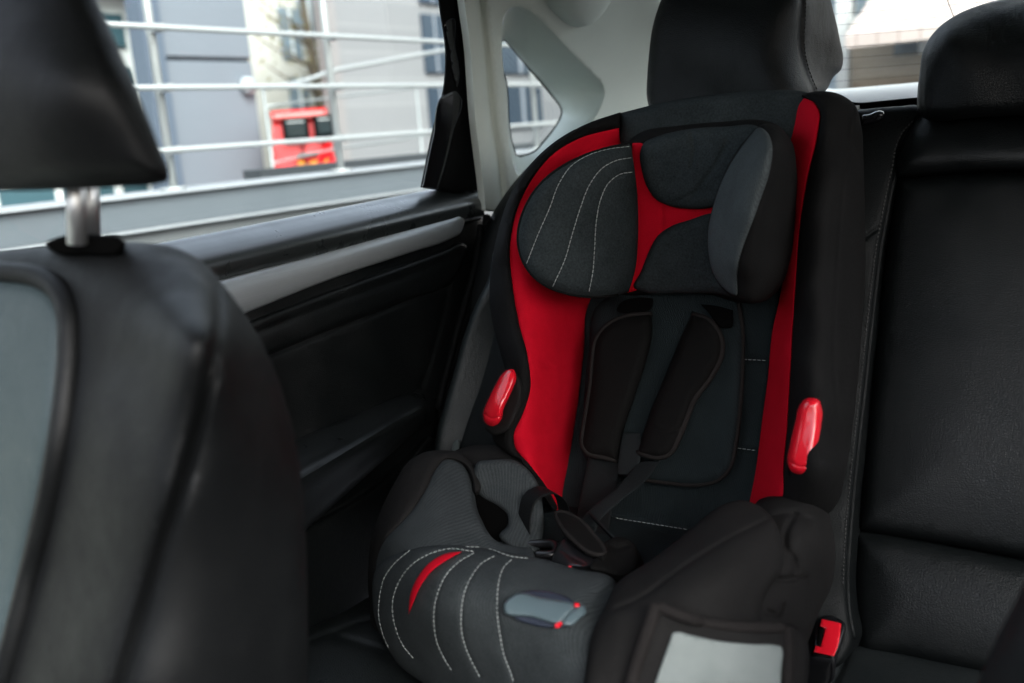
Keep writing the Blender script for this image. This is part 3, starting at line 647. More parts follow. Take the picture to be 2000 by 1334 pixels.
bol = relief('backrest_bolster', [(1600,224),(1680,214),(1760,207),(1793,206),(1806,214),(1796,229),(1772,255),(1759,285),(1752,326),(1747,346),(1732,420),(1722,474),(1709,578),(1700,659),(1690,755),(1678,859),(1667,969),(1660,1056),(1656,1144),(1661,1208),
        (1668,1250),(1640,1300),(1560,1300),(1560,900),(1600,500)],
       'Y', [(1600,224,1.19),(1793,206,1.205),(1759,285,1.172),(1700,300,1.16),(1747,346,1.15),(1700,470,1.105),(1722,474,1.115),(1709,578,1.088),(1690,760,1.045),(1667,969,.995),(1656,1144,.955),(1661,1210,.94),
             (1690,640,1.065),(1640,900,1.0),(1630,1100,.955),(1600,500,1.10),(1600,900,1.0),(1640,1290,.915)], leather('bolster_leather', (.003,.0038,.0041), 0.55, dist=.0002, spec=.12), rs, r=14, bulge=.012, thick=.06, back=BB, s=10,
       creases=[([(1660,480),(1690,464),(1712,448),(1733,437)], .003, 4)])
piping('seam_piping', [(1800,214),(1793,230),(1771,255),(1758,286),(1751,327),(1746,346),(1731,421),(1721,475),(1708,579),(1699,660),(1689,756),(1677,860),(1666,970),(1659,1056),(1655,1144),(1660,1208),(1668,1246)], [bol], .0028, bpy.data.materials['bolster_leather'], bol, closed=False, off=-.0018)
stitches('stitching', None, [bol], M['thread_dark'], bol, 5, 3, .0009, [[(1783,236),(1762,260),(1749,290),(1742,330),(1737,350),(1722,424),(1712,478),(1699,580),(1690,660),(1680,756),(1668,860),(1657,970),(1650,1056),(1646,1144)]])
pv = []; pf = []
for i in range(7):
    for j in range(9):
        u = 1692+j*11.5-i*1.2+(5.5 if i % 2 else 0); v = 252-j*3.2+i*13
        if u > 1792-(v-225)*.85-12 or v < 228: continue
        c = drape([(u, v)], [bol], .0003)[0]; n_ = c/np.linalg.norm(c)
        a = np.cross(n_, (0, 0, 1)); a /= np.linalg.norm(a); b = np.cross(n_, a); k0 = len(pv)
        pv += [c+.0009*(a*math.cos(w*math.pi/3)+b*math.sin(w*math.pi/3)) for w in range(6)]; pf.append(tuple(k0+w for w in range(6)))
mesh_obj('perforation', pv, pf, M['matt_black'], bol, False, reg=False)
relief('backrest_panel', [(1806,214),(1850,208),(2000,200),(2250,192),(2260,338),(2000,330),(1880,334),(1790,342),(1755,346,1),(1749,326),(1761,285),(1775,254),(1795,229)],
       'Y', [(1800,214,1.20),(2100,200,1.205),(1761,285,1.165),(1755,345,1.15),(2100,300,1.155),(1900,270,1.165),(2200,335,1.15)], M['leather'], rs, r=62, bulge=.026, thick=.05, back=BB, s=11, wr=.0012, wrs=(10,10,10))
relief('backrest_panel', [(1754,348,1),(1800,344),(1900,337),(2050,332),(2260,338),(2270,1140),(2000,1093),(1850,1064),(1700,1040),(1674,1034,1),(1681,970),(1692,860),(1703,756),(1713,660),(1722,578),(1735,474),(1744,420)],
       'P', bench(.018), M['leather'], rs, r=26, bulge=.018, thick=.05, back=BB, s=14, dome=.012, domeR=200, wr=.0012, wrs=(9,9,9))
relief('backrest_panel', [(1668,1036,1),(1700,1038),(1850,1064),(2000,1092),(2280,1140),(2280,1400),(1980,1330),(1860,1308),(1760,1286),(1676,1268),(1664,1208),(1661,1144)],
       'P', bench(.014), M['leather'], rs, r=30, bulge=.022, thick=.05, back=BB, s=12, dome=.012, domeR=110)
relief('cushion', [(380,1300),(600,1228),(680,1190),(740,1155),(900,1120),(1200,1180),(1560,1230),(1640,1256),(1676,1244),(1760,1261),(1860,1283),(1980,1304),(2300,1371),(2500,1900),(1500,2100),(700,2000),(250,1700)],
       'Z', [(600,1230,-.535),(740,1155,-.545),(1200,1180,-.56),(1676,1252,-.555),(2300,1380,-.555),(2000,1700,-.56),(1200,1900,-.57),(500,1700,-.57),(500,1400,-.55)], leather('cushion_leather_lit', (.008,.0098,.0104), .36, dist=.0002, spec=.5), rs, r=30, bulge=.018, thick=.14, back=(0,.1,-1), s=17, wr=.0012, wrs=(9,9,9),  # brighter copy of the bench leather, window light put into its colour
       creases=[([(540,1290),(600,1256),(655,1232),(720,1212),(780,1200)], .006, 7), ([(656,1240),(690,1252),(740,1268),(800,1290)], .006, 9), ([(1655,1252),(1648,1290),(1625,1340),(1600,1420)], .008, 8)])
# headrests
def headrest_piece(outline, H, crs, label, **k):
    return relief('headrest', outline, 'Y', H, M['leather_head'], rs, thick=.03, s=10, label=label, creases=crs, **k)
h1 = headrest_piece([(1264,150),(1267,110),(1274,55),(1288,8),(1306,-30),(1340,-60),(1440,-72),(1540,-66),(1590,-50),(1614,-20),(1630,30),(1641,80),(1647,118),(1643,136),(1628,150),(1612,178),(1592,186),(1560,196),(1400,222),(1272,222),(1264,195)],
       [(1264,150,1.19),(1280,40,1.20),(1300,-40,1.225),(1440,-60,1.23),(1400,40,1.175),(1400,200,1.165),(1270,210,1.18),(1555,0,1.18),(1552,70,1.172),(1562,140,1.167),(1580,186,1.165),(1600,20,1.235),(1620,80,1.26),(1640,110,1.30),(1612,170,1.25)],
       [([(1556,-60),(1566,0),(1563,60),(1566,110),(1576,150),(1590,184)], .006, 5)], 'black leather headrest rising above the child seat', r=24, bulge=.02, wr=.0006)
stitches('stitching', None, [h1], M['thread_dark'], h1, 5, 3, .0008, [[(1575,-20),(1573,40),(1571,80),(1575,115),(1585,150),(1597,178)]])
h2 = headrest_piece([(1797,135),(1800,110),(1812,80),(1835,52),(1870,28),(1920,8),(2000,-8),(2150,-16),(2300,0),(2330,120),(2300,232),(2150,224),(2000,226),(1900,231),(1835,236),(1803,230),(1793,215),(1792,180)],
       [(1797,135,1.18),(1812,80,1.195),(1870,28,1.215),(2000,-8,1.235),(2300,0,1.24),(1880,130,1.145),(2050,100,1.145),(1850,80,1.165),(1830,220,1.15),(2000,215,1.145),(2300,220,1.15),(2050,20,1.175),(2250,120,1.15)],
       [([(1822,70),(1806,110),(1801,160),(1801,205),(1806,228)], .0025, 4)], 'black leather headrest on the right of the bench', r=30, bulge=.026, wr=.0006)
for hh, us in ((h1, (1330, 1520)), (h2, (1900, 2150))):
    for u in us:
        p0 = pt(u, 200, 'Y', 1.225); tube('headrest_post', [p0+np.array([0,0,.05]), p0+np.array([0,0,-.12])], .006, M['chrome'], hh)

sb = thing('seat_belt', 'flat dark seat belt webbing running down behind the child seat beside the door', 'seat belt', (-.7, 1.05, -.4))
relief('webbing', [(972,630,1),(1000,640),(1010,740),(985,850),(960,890,1),(896,880,1),(915,820),(938,756)], 'Y', [(972,630,1.04),(1000,740,1.01),(900,880,.965),(960,885,.965),(938,756,1.0)], M['webbing'], sb, r=4, bulge=.0015, thick=.003, s=8)
relief('anchor', [(883,872),(887,862),(897,859),(898,864),(893,885),(884,888)], 'Y', .955, mat('grey_anchor', (.10,.12,.12), .5)[0], sb, r=3, bulge=.003, thick=.015, s=4)

bkl = thing('seat_belt_buckle', 'red push button in a black seat belt buckle between the child seat and the bench', 'buckle', (-.26, .95, -.54))
relief('housing', [(1594,1212),(1606,1203),(1640,1208),(1650,1217),(1646,1250),(1634,1290),(1626,1330),(1600,1345),(1574,1330),(1578,1290),(1586,1250)], 'Y', [(1600,1205,.90),(1648,1215,.90),(1630,1290,.865),(1580,1290,.865),(1600,1340,.88)], M['gloss_black'], bkl, r=8, bulge=.006, thick=.02, s=5)
relief('button', [(1604,1208,1),(1643,1217,1),(1642,1235),(1638,1258),(1629,1283,1),(1588,1274,1),(1592,1260,1),(1602,1263,1),(1611,1228,1),(1600,1224,1)], 'Y', [(1604,1208,.887),(1643,1217,.887),(1629,1283,.852),(1588,1274,.852)], M['red_plastic'], bkl, r=3, bulge=.003, thick=.008, s=4)
relief('slot', [(1600,1226,1),(1610,1229,1),(1602,1262,1),(1593,1259,1)], 'Y', [(1600,1226,.868),(1610,1229,.868),(1602,1262,.849),(1593,1259,.849)], M['matt_black'], bkl, r=2, bulge=.001, thick=.003, s=4)

# ================================================================== REAR DOOR
car = thing('car', 'car cabin with light grey pillar trim, black rear door, brushed trim strip and windows', 'car', (-.1, 1.0, -.96))
BD = (-1, 0, 0)
dr = relief('door', [(-60,690),(250,588),(520,518),(820,448),(900,434),(946,428),(947,450),(934,520),(913,600),(893,680),(873,760),(860,830),(858,900),(850,1000),(830,1120),(790,1240),(700,1400),(300,1500),(-100,1400)],
       'X', -.835, M['leather_door'], car, r=16, bulge=.012, thick=.05, back=BD, s=16, label='black rear door with window and armrest',
       creases=[([(600,1022),(680,975),(760,918),(842,850)], .002, 4), ([(875,560),(868,600),(852,660),(835,720),(820,765)], .004, 6), ([(520,695),(620,655),(740,608),(870,560)], .005, 6)])
def sillrow(pts, x): return [pt(u, v, 'X', x) for u, v in pts]
def sline(v0, v1, x, u1=946): return [pt(u, v0+(v1-v0)*(u+200)/(820+200), 'X', x) for u in np.linspace(-200, u1, 14)]
loft('window_sill', [sline(578,378,-.874), sline(576,374,-.868), sline(579,376,-.860), sline(590,383,-.850), sline(603,390,-.840), sline(618,399,-.830), sline(634,409,-.822), sline(662,425,-.816), sline(692,445,-.818), sline(720,458,-.84)], M['sill'], dr, nu=60, nv=40)
relief('trim_strip', [(0,680),(300,585),(430,546),(600,502),(800,446),(880,424),(902,419),(907,426),(905,443),(898,457),(880,467),(800,494),(640,548),(490,608),(300,685),(0,800)],
       'X', -.822, M['brushed'], dr, r=34, bulge=.016, thick=.012, back=BD, s=9)
relief('door_rail', [(0,830),(300,705),(500,622),(660,562),(800,512),(870,487),(905,474),(912,480),(905,510),(880,552),(800,584),(640,646),(500,705),(300,800),(0,950)],
       'X', -.826, M['leather_door'], dr, r=13, bulge=.012, thick=.012, back=BD, s=10, creases=[([(500,650),(660,588),(800,536),(895,500)], .003, 9)])
relief('door_insert', [(0,960),(300,812),(520,712),(640,664),(780,608),(846,580),(862,578),(866,590),(850,650),(822,730),(810,765),(760,790),(560,880),(300,1000),(0,1100)],
       'X', -.832, M['black_fab'], dr, r=10, bulge=.006, thick=.008, back=BD, s=14)
AR = []
ust = [380,440,500,560,620,680,740,790,815,832,843,849]
def arow(fr, x):
    out = []
    for u in ust:
        uu = min(u, 815); A_ = 852-(uu-588)*.415; B_ = 935-(uu-588)*.594; C_ = 1040-(uu-588)*.89
        v = A_+(B_-A_)*min(fr, 1)+(C_-B_)*max(fr-1, 0)
        k = max(0, (u-805)/44)**2.2; v = v*(1-k*.55)+(800-(u-815)*.25)*k*.55; xx = x*(1-k*.8)+(-.825)*k*.8
        out.append(pt(u, v, 'X', xx))
    return out
loft('armrest', [arow(0,-.834), arow(.06,-.818), arow(.3,-.80), arow(.65,-.778), arow(.88,-.764), arow(1,-.760), arow(1.12,-.762), arow(1.5,-.775), arow(1.9,-.79), arow(2,-.80), arow(2.03,-.836)], M['leather_arm'], dr, nu=46, nv=44)
relief('lower_pocket', [(400,1140),(600,1030),(700,975),(790,905),(845,855),(852,880),(835,960),(800,1050),(740,1150),(600,1260),(400,1340)], 'X', -.822, M['leather_door'], dr, r=20, bulge=.012, thick=.012, back=BD, s=14)
relief('window_frame', [(852,-60),(857,10),(869,100),(866,165),(845,250),(821,366,1),(850,371),(900,376),(945,384),(943,345),(936,250),(917,100),(904,-60)],
       'P', ((-.838, 0, -.07), (.972, 0, -.235)), M['velvet'], dr, r=9, bulge=.008, thick=.04, s=9,
       creases=[([(884,-50),(890,30),(902,120),(906,180)], .004, 4), ([(900,180),(885,270),(868,340),(858,372)], .004, 4)])
relief('corner_trim', [(868,184),(893,178),(899,186),(885,262),(868,330),(856,370,1),(824,367,1),(845,268)], 'P', ((-.832, 0, -.07), (.972, 0, -.235)), M['gloss_black'], dr, r=8, bulge=.005, thick=.012, s=7)
relief('frame_seal', [(874,40),(884,35),(890,90),(898,150),(893,170),(884,150),(876,100)], 'P', ((-.833, 0, -.07), (.972, 0, -.235)), M['gloss_black'], dr, r=4, bulge=.002, thick=.01, s=5)
GP = ((-.880, 0, -.07), (.972, 0, -.235))
relief('window_glass', [(-400,-250,1),(872,-250,1),(880,-60),(892,60),(890,150),(850,300),(835,392,1),(520,455),(200,520),(-400,640,1)], 'P', GP, M['glass'], dr, r=0, bulge=0, thick=.004, back=BD, s=60, smooth=False)
for pts in ([(951,420),(944,470),(930,540),(912,610),(892,690),(872,765),(858,830),(854,890),(850,980)], [(940,440),(928,520),(906,600),(885,680),(866,752),(855,800)]):
    P = np.array([pt(u, v, 'X', -.818) for u, v in pts]); tube('door_seal', P, .0055, M['velvet'], dr, n=40)

# ================================================================== CAR BODY
cb = car
PX = [(903,-60,-.745),(913,67,-.765),(927,236,-.79),(947,411,-.81),(984,375,-.81),(980,60,-.775),(1000,300,-.805),(1040,30,-.75),(1136,135,-.765),(1178,180,-.765),(1140,250,-.785),(1040,335,-.805),
      (1240,40,-.70),(1300,10,-.66),(1300,200,-.72),(1200,0,-.70),(1100,-60,-.71),(1280,260,-.74),(1320,-60,-.64),(890,-250,-.705),(1100,-250,-.655),(1250,-250,-.60)]
PXf = tps(PX)
hole = [(981,62),(984,36),(994,20),(1010,14),(1026,18),(1041,28),(1060,45),(1095,83),(1130,119),(1158,147),(1173,163),(1179,180),(1174,203),(1160,230),(1120,275),(1075,318),(1040,339),(1012,340),(1002,312),(988,180)]
pt_ = relief('pillar_trim', [(885,-270),(897,-120),(906,10),(914,67),(927,236),(943,371),(947,411,1),(972,412),(985,400),(1030,420),(1200,400),(1330,300),(1350,120),(1306,12),(1284,-8),(1262,-80),(1235,-270)], 'X', PXf, M['trim'], cb, r=4, bulge=.004, thick=.012, back=(-1,.3,0), s=8, holes=[hole],
       creases=[([(935,-70),(939,20),(948,101),(961,236),(974,320),(981,390)], .018, 8)])
gl = [(981,78),(984,76),(990,82),(1000,93),(1016,112),(1034,134),(1060,164),(1083,192),(1094,206),(1098,217),(1095,230),(1086,246),(1062,277),(1046,295),(1030,302),(1009,306),(1003,290),(990,170)]
HS = curve2(hole, 4); GS = curve2(gl, 4)
def ring(pts, n=90):
    c = pts.mean(0); a = np.arctan2(pts[:, 1]-170, pts[:, 0]-1040); o = np.argsort(a); a, q = a[o], pts[o]
    s = np.linspace(-math.pi, math.pi, n, endpoint=False)
    return np.c_[np.interp(s, np.r_[a-2*math.pi, a, a+2*math.pi], np.tile(q[:, 0], 3)), np.interp(s, np.r_[a-2*math.pi, a, a+2*math.pi], np.tile(q[:, 1], 3))]
R0, R1 = ring(HS), ring(GS)
rows = []
for f, dx in ((0, -.002), (.12, -.016), (.45, -.032), (.85, -.05), (1, -.056), (1, -.066)):
    q = R0*(1-f)+R1*f
    x = PXf(R0)*(1-f)+(-.80-.02*f+.0*R1[:, 1])*f+dx
    Rr = rays(q); rows.append(Rr*(x/Rr[:, 0])[:, None])
V = np.vstack(rows); n = len(R0); m_ = len(rows)
mesh_obj('window_reveal', V, [(a*n+b, a*n+(b+1) % n, (a+1)*n+(b+1) % n, (a+1)*n+b) for a in range(m_-1) for b in range(n)], M['trim'], pt_)
tube('window_gasket', rows[-2], .0018, M['velvet'], pt_, closed=True)
relief('quarter_glass', [(p[0], p[1]) for p in ring(GS, 40)*1.06-np.array([1040,200])*.06], 'X', -.885, M['glass'], cb, r=0, bulge=0, thick=.004, back=BD, s=30, smooth=False)
relief('pillar_cover', [(1046,-60),(1050,0),(1068,14),(1095,34),(1122,48),(1142,51),(1160,44),(1178,26),(1192,4),(1210,-60)], 'X', [(1046,-20,-.745),(1142,50,-.725),(1195,0,-.69),(1120,0,-.70),(1120,-60,-.67)], M['trim'], cb, r=22, bulge=.018, thick=.03, back=(-1,.4,0), s=8, label='rounded grey cover at the top of the pillar')
# parcel shelf, rear window and sheet metal round the cabin
zf_, zr_ = pt(1700,203,'Y',1.33)[2], pt(1700,169,'Y',1.75)[2]
relief('parcel_shelf', [(1560,212),(1690,204),(1792,194),(1880,187),(1880,152),(1800,160),(1640,174),(1560,180)], 'P', ((0,1.33,zf_), (0,-(zr_-zf_),.42)), M['shelf'], cb, r=4, bulge=.003, thick=.04, back=(0,.3,-1), s=12)
relief('shelf_gap_shade', [(1560,222),(1690,212),(1795,201),(2300,183),(2300,172),(1792,190),(1690,200),(1560,210)], 'Y', 1.325, M['matt_black'], cb, r=3, bulge=.003, thick=.03, back=(0,1,-.5), s=9)  # black strip painting the dark gap between bench and shelf
relief('strap_hook', [(1684,226),(1700,222),(1716,216),(1726,218),(1728,228),(1718,238),(1700,244),(1684,246)], 'Y', 1.165, M['gloss_black'], cb, r=7, bulge=.008, thick=.03, s=5)
rg = relief('rear_glass', [(1200,-300,1),(2500,-400,1),(2500,150,1),(1800,168),(1560,184),(1230,230,1)], 'P', ((0, 1.80, 0), (0, -.55, -.83)), M['glass'], cb, r=0, bulge=0, thick=.004, back=(0,1,.6), s=90, smooth=False)
for k in range(9):
    v0 = 160-k*22
    P = [pt(u, v0-(u-1640)*.085-((u-1900)/300)**2*2, 'P', ((0, 1.797, 0), (0, -.55, -.83))) for u in (1560, 1700, 1850, 2000, 2200)]
    tube('heater_wire', P, .00028, M['matt_black'], rg, 4, n=16)
tube('antenna_wire', [pt(u, v, 'P', ((0, 1.797, 0), (0, -.55, -.83))) for u, v in ((1840,-40),(1852,5),(1864,36))], .0006, M['matt_black'], rg, 4)
boxes('headliner', [((-.72,-.05,.30),(.62,1.50,.34))], M['trim'], cb)
boxes('floor', [((-.90,-1.1,-.96),(.70,1.25,-.92))], M['carpet'], cb)
boxes('bulkhead', [((-.85,-1.1,-.92),(.65,-1.04,-.28))], M['matt_black'], cb)
boxes('side_panel', [((-.90,-1.04,-.92),(-.84,.25,-.09))], M['leather_door'], cb)
boxes('side_panel', [((.66,-1.04,-.92),(.72,1.7,-.06))], M['leather_door'], cb)
boxes('side_pillar', [((-.83,.24,-.92),(-.76,.32,.31))], M['trim'], cb)
boxes('side_pillar', [((.66,.30,-.06),(.71,.40,.30))], M['trim'], cb)

# ================================================================== FRONT SEATS
fs = thing('front_seat', 'black leather front seat with headrest and chrome post, blurred at the left edge', 'car seat', (-.55, .38, -.7), 'front seats of the car')
fh = relief('headrest', [(-330,60),(-300,-60),(-200,-160),(-60,-200),(80,-160),(160,-60),(192,6),(215,55),(240,110),(266,172),(290,232),(312,290),(330,338),(329,352),(310,359),(250,364),(120,371),(0,374),(-200,372),(-300,330),(-330,200)],
       'Y', [(0,100,.335),(200,340,.352),(320,340,.365),(220,60,.368),(0,-180,.39),(-320,100,.37),(-200,340,.352),(150,170,.338)], M['leather_front'], fs, r=60, bulge=.03, thick=.05, s=14)
for u in (150, 176):
    y_ = .43 if u > 160 else .375; tube('headrest_post', [pt(u-2, 330, 'Y', y_), pt(u+1, 475, 'Y', y_)], .0068 if u > 160 else .0062, M['chrome'], fh, 16)
relief('post_collar', [(88,476),(110,464),(150,459),(200,459),(236,464),(246,476),(236,492),(170,498),(110,494)], 'Y', .385, M['matt_black'], fh, r=8, bulge=.008, thick=.04, s=7)
FBF = [(-300,505,.40),(0,490,.40),(200,474,.405),(300,480,.41),(396,512,.42),(480,616,.43),(556,780,.43),(594,1000,.425),(602,1340,.41),(602,1700,.40),(415,650,.345),(400,780,.335),(340,980,.32),(240,1334,.30),(190,1600,.29),
             (250,700,.352),(100,1100,.335),(-200,900,.34),(0,1500,.305),(-300,600,.36)]
fb = relief('backrest', [(-420,520),(-200,498),(0,490),(90,482),(200,474),(290,474),(350,486),(396,512),(436,556),(480,616),(522,690),(556,780),(580,880),(594,1000),(600,1150),(602,1340),(600,1700),(-300,1700),(-480,1200)],
       'Y', FBF,
       M['leather_front'], fs, r=40, bulge=.02, thick=.06, s=15,
       creases=[([(330,492),(385,512),(418,548),(428,600),(424,660),(408,740),(385,840),(350,960),(310,1090),(270,1220),(235,1334),(190,1480)], .012, 13)])
fi = relief('seat_insert', [(-420,560),(-100,540),(20,542),(72,550),(104,572),(122,610),(126,670),(120,760),(104,870),(80,990),(50,1110),(20,1230),(-10,1340),(-60,1500),(-400,1500)],
       'Y', FBF,
       M['leather_insert_lit'], fs, off=.012, r=40, bulge=.016, thick=.03, s=12, label='grey leather centre panel with window light in its colour')
piping('insert_piping', [(-300,552),(-100,532),(20,533),(78,542),(114,566),(133,608),(137,670),(131,760),(115,872),(91,992),(61,1112),(31,1232),(1,1340)], [fb], .0075, M['leather_front'], fs, closed=False, off=.003)
f2 = thing('front_seat', 'dark shoulder of a front seat, a blurred sliver in the bottom right corner', 'car seat', (.05, .45, -.7), 'front seats of the car')
relief('backrest', [(2040,1060),(2010,1120),(1975,1190),(1945,1250),(1915,1320),(1885,1420),(1880,1700),(2700,1700),(2800,1200),(2500,1000),(2200,980)],
       'Y', [(2010,1120,.55),(1915,1320,.53),(1885,1500,.52),(2200,1200,.50),(2600,1300,.49),(2200,1600,.47),(2400,1000,.55)], M['leather_front'], f2, r=50, bulge=.03, thick=.10, back=(.2,1,0), s=20)
# ================================================================== OUTSIDE
def st(name, o): o['kind'] = 'structure'; return o
gm = plaster('asphalt', (.045,.047,.05), (.065,.067,.07), .9, 3)
g = boxes('ground', [((-150,-150,-1.30),(150,150,-1.15))], gm); st('ground', g)
pale_edge = plaster('cap_pale_edge', (.22,.235,.25), (.28,.295,.31)); clad = plaster('grey_cladding', (.075,.088,.10), (.09,.104,.117), .6)
lw = thing('low_wall', 'long low grey parapet wall with a paler cap below the metal railing', 'wall', (-2.6, 3, -1.15))
boxes('wall_body', [((-2.72,-4,-1.15),(-2.5,12,-.2035))], plaster('wall_render', (.075,.08,.083), (.10,.106,.11)), lw)
wc = boxes('wall_cap', [((-2.74,-4,-.1945),(-2.48,12,-.104))], clad, lw, bev=.003)
boxes('cap_lit_edge', [((-2.76,-4,-.104),(-2.46,12,-.098))], pale_edge, wc)  # paler strip painting the lit top edge of the cap
boxes('drip_edge', [((-2.76,-4,-.203),(-2.475,12,-.195))], pale_edge, wc)
steel = mat('galvanised_steel', (.34,.355,.355), .45, .5)[0]
rl = thing('metal_railing', 'pale galvanised railing with three horizontal rails fixed along the low wall', 'railing', (-2.55, 3, -.1), 'railings outside the car')
for y in (-.24, .5, 1.24, 2.04, 2.80, 3.80, 4.205, 4.945, 5.7, 6.44, 7.2):
    po = tube('post', [(-2.55,y,-.098),(-2.55,y,.95)], .0135, steel, rl)
    tube('post_foot', [(-2.55,y,-.098),(-2.55,y,-.088)], .04, steel, po)
    [boxes('rail_bracket', [((-2.56,y-.012,z-.012),(-2.5,y+.012,z+.012))], steel, po) for z in (.022,.205,.378)]
for z in (.022, .205, .378, .56, .74): tube('rail', [(-2.5,-4,z),(-2.5,12,z)], .0092, steel, rl)
steel2 = mat('weathered_steel', (.26,.28,.28), .5, .5)[0]
r2 = thing('metal_railing', 'thinner ramp railing with a sloping handrail, behind the railing on the low wall', 'railing', (-3.6, 3, -.6), 'railings outside the car')
for i, (u, v0, v1) in enumerate(((514,175,350),(812,165,335))):
    a = pt(u, v0, 'X', -3.6); b = pt(u+11 if i == 0 else u+10, v1, 'X', -3.6); tube('post', [(-3.6,a[1],-1.15),(-3.6,a[1],a[2])], .007, steel2, r2)
for pts, rr in (([(520,172),(590,160),(640,142),(740,122),(900,92)], .012), ([(520,208),(640,192),(760,178),(900,158)], .006), ([(528,320),(650,292),(760,276),(900,250)], .006)):
    tube('rail', [pt(u, v, 'X', -3.6) for u, v in pts], rr, steel if rr > .01 else steel2, r2, n=20)
yk0, yk1 = pt(480,350,'X',-3.0)[1], pt(820,330,'X',-3.0)[1]
kb = boxes('kerb_rail', [((-3.1,yk0*1.03,-.16),(-3.0,yk1+3,-.072))], mat('dark_rubber', (.03,.035,.04), .7)[0]); tag(kb, 'long dark rail lying behind the low wall at the foot of the red van', 'kerb rail')

def Y_at(u, v, x): return pt(u, v, 'X', x)[1]
panel = plaster('blue_grey_panel', (.125,.142,.165), (.14,.158,.182), .45, .6)
dk = mat('dark_panel', (.035,.045,.06), .5)[0]
def slab(name, x, y0, y1, depth, z0, z1, m, par):
    k = (x-depth)/x                                        # the near side runs away from the street
    Vx = [(px, py, z) for z in (z0, z1) for px, py in ((x,y0),(x,y1),(x-depth,y1*k-.2),(x-depth,y0*k+.02))]
    return mesh_obj(name, Vx, [(3,2,1,0),(4,5,6,7),(0,1,5,4),(1,2,6,5),(2,3,7,6),(3,0,4,7)], m, par, False, reg=False)
# blue grey panel building
X = -5.5; y0, y1 = Y_at(352,360,X), Y_at(518,330,X)
gb = thing('grey_building', 'building clad in smooth blue-grey panels, middle of the side window', 'building', (X-2, (y0+y1)/2, -1.15), 'buildings outside the side window')
zs = [-1.15, pt(400,112,'X',X)[2]-.012, 2.1]
slab('wall', X-.03, y0+.003, y1, 5, -1.15, 2.12, dk, gb)
for a, b in zip(zs[:-1], zs[1:]): boxes('cladding_panel', [((X-.03,y0+.003,a+.014),(X,y1,b-.014))], panel, gb, bev=.006)
boxes('corner_column', [((X-.1,y0-.15,-1.15),(X+.04,y0,2.12))], mat('slate_panel', (.07,.09,.12), .5)[0], gb)
tube('wall_light', [(X,Y_at(478,168,X),pt(478,168,'X',X)[2]),(X+.06,Y_at(478,168,X),pt(478,168,'X',X)[2])], .06, mat('lamp_plastic', (.3,.33,.36), .5)[0], gb)
# glazed building to the left
X = -7.5; ya, yb = Y_at(-100,200,X), Y_at(330,300,X)
tb = thing('glass_building', 'white building with teal glass bands at the left end of the side window', 'building', (X-2, ya, -1.15), 'buildings outside the side window')
wht = plaster('white_plaster', (.62,.64,.63), (.72,.74,.73)); ivory = plaster('ivory_plaster', (.40,.405,.40), (.47,.475,.465)); teal = mat('teal_glass', (.05,.10,.12), .08)[0]
boxes('wall', [((X-4,ya-2,-1.15),(X,yb-.12,1.46))], wht, tb); boxes('roof_slab', [((X-4,ya-2,1.46),(X+.3,yb+.1,1.54))], mat('grey_roof', (.25,.28,.31), .6)[0], tb)
for z0, z1 in ((-.75,-.12),(-.02,.30),(.42,.78),(.95,1.22)):
    f = boxes('window', [((X,ya-1.9,z0),(X+.03,yb-.3,z1))], teal, tb)
    [boxes('mullion', [((X+.03,y,z0),(X+.06,y+.06,z1))], wht, f) for y in np.arange(ya-1.5, yb-.35, .55)]
# brick building on the right
X = -6.5; y0 = Y_at(652,250,X)
bb = thing('brick_building', 'pale grey brick building with tall dark windows, right of the side window', 'building', (X-3, y0+6, -1.15), 'buildings outside the side window')
slab('wall', X, y0, y0+22, 6, -1.15, 2.9, brick('pale_brick', (.16,.163,.17), (.195,.198,.205), (.235,.237,.24), 2.2, .55, .16, (math.radians(90), 0, math.radians(90)), .012), bb)
boxes('corner_strip', [((X-.06,y0-.03,-1.15),(X+.03,y0+.16,2.9))], mat('brown_grey', (.20,.19,.19), .7)[0], bb)
yw0, yw1 = Y_at(822,60,X), Y_at(868,120,X)
wyl = [(yw0, yw1)]+[(Y_at(985,150,X)+k*3.2-.15, Y_at(985,150,X)+k*3.2+.75) for k in range(3)]
for (a, b) in wyl:
    for z0, z1 in ((.03,.55),(.66,1.25),(1.36,1.95),(2.06,2.6)):
        f = boxes('window', [((X-.02,a,z0),(X+.035,b,z1))], mat('window_dark', (.03,.045,.065), .12)[0] if 'window_dark' not in bpy.data.materials else bpy.data.materials['window_dark'], bb)
        boxes('frame', [((X+.035,a+(b-a)*.48,z0),(X+.05,a+(b-a)*.54,z1))], mat('frame_grey', (.2,.22,.25), .5)[0] if 'frame_grey' not in bpy.data.materials else bpy.data.materials['frame_grey'], f)
# cream building far behind
X = -12; y0, y1 = Y_at(470,200,X), Y_at(720,200,X)
wb_ = thing('cream_building', 'cream plastered building glimpsed in the gap above the red van', 'building', (X-2, (y0+y1)/2, -1.15), 'buildings outside the side window')
boxes('wall', [((X-4,y0,-1.15),(X,y1,3.4))], plaster('cream_plaster', (.42,.41,.37), (.52,.51,.47)), wb_)
boxes('roof', [((X-4.2,y0-.2,3.4),(X+.25,y1+.2,3.6))], mat('beige_roof', (.42,.40,.34), .8)[0], wb_)
for u, v_ in ((585,195),(565,60),(600,20)):
    ya_, za = Y_at(u,v_,X), pt(u,v_,'X',X)[2]
    f = boxes('window', [((X,ya_-.22,za-.45),(X+.03,ya_+.22,za+.35))], mat('window_blue', (.18,.23,.27), .15)[0], wb_); boxes('frame', [((X+.03,ya_-.02,za-.45),(X+.05,ya_+.02,za+.35))], wht, f)
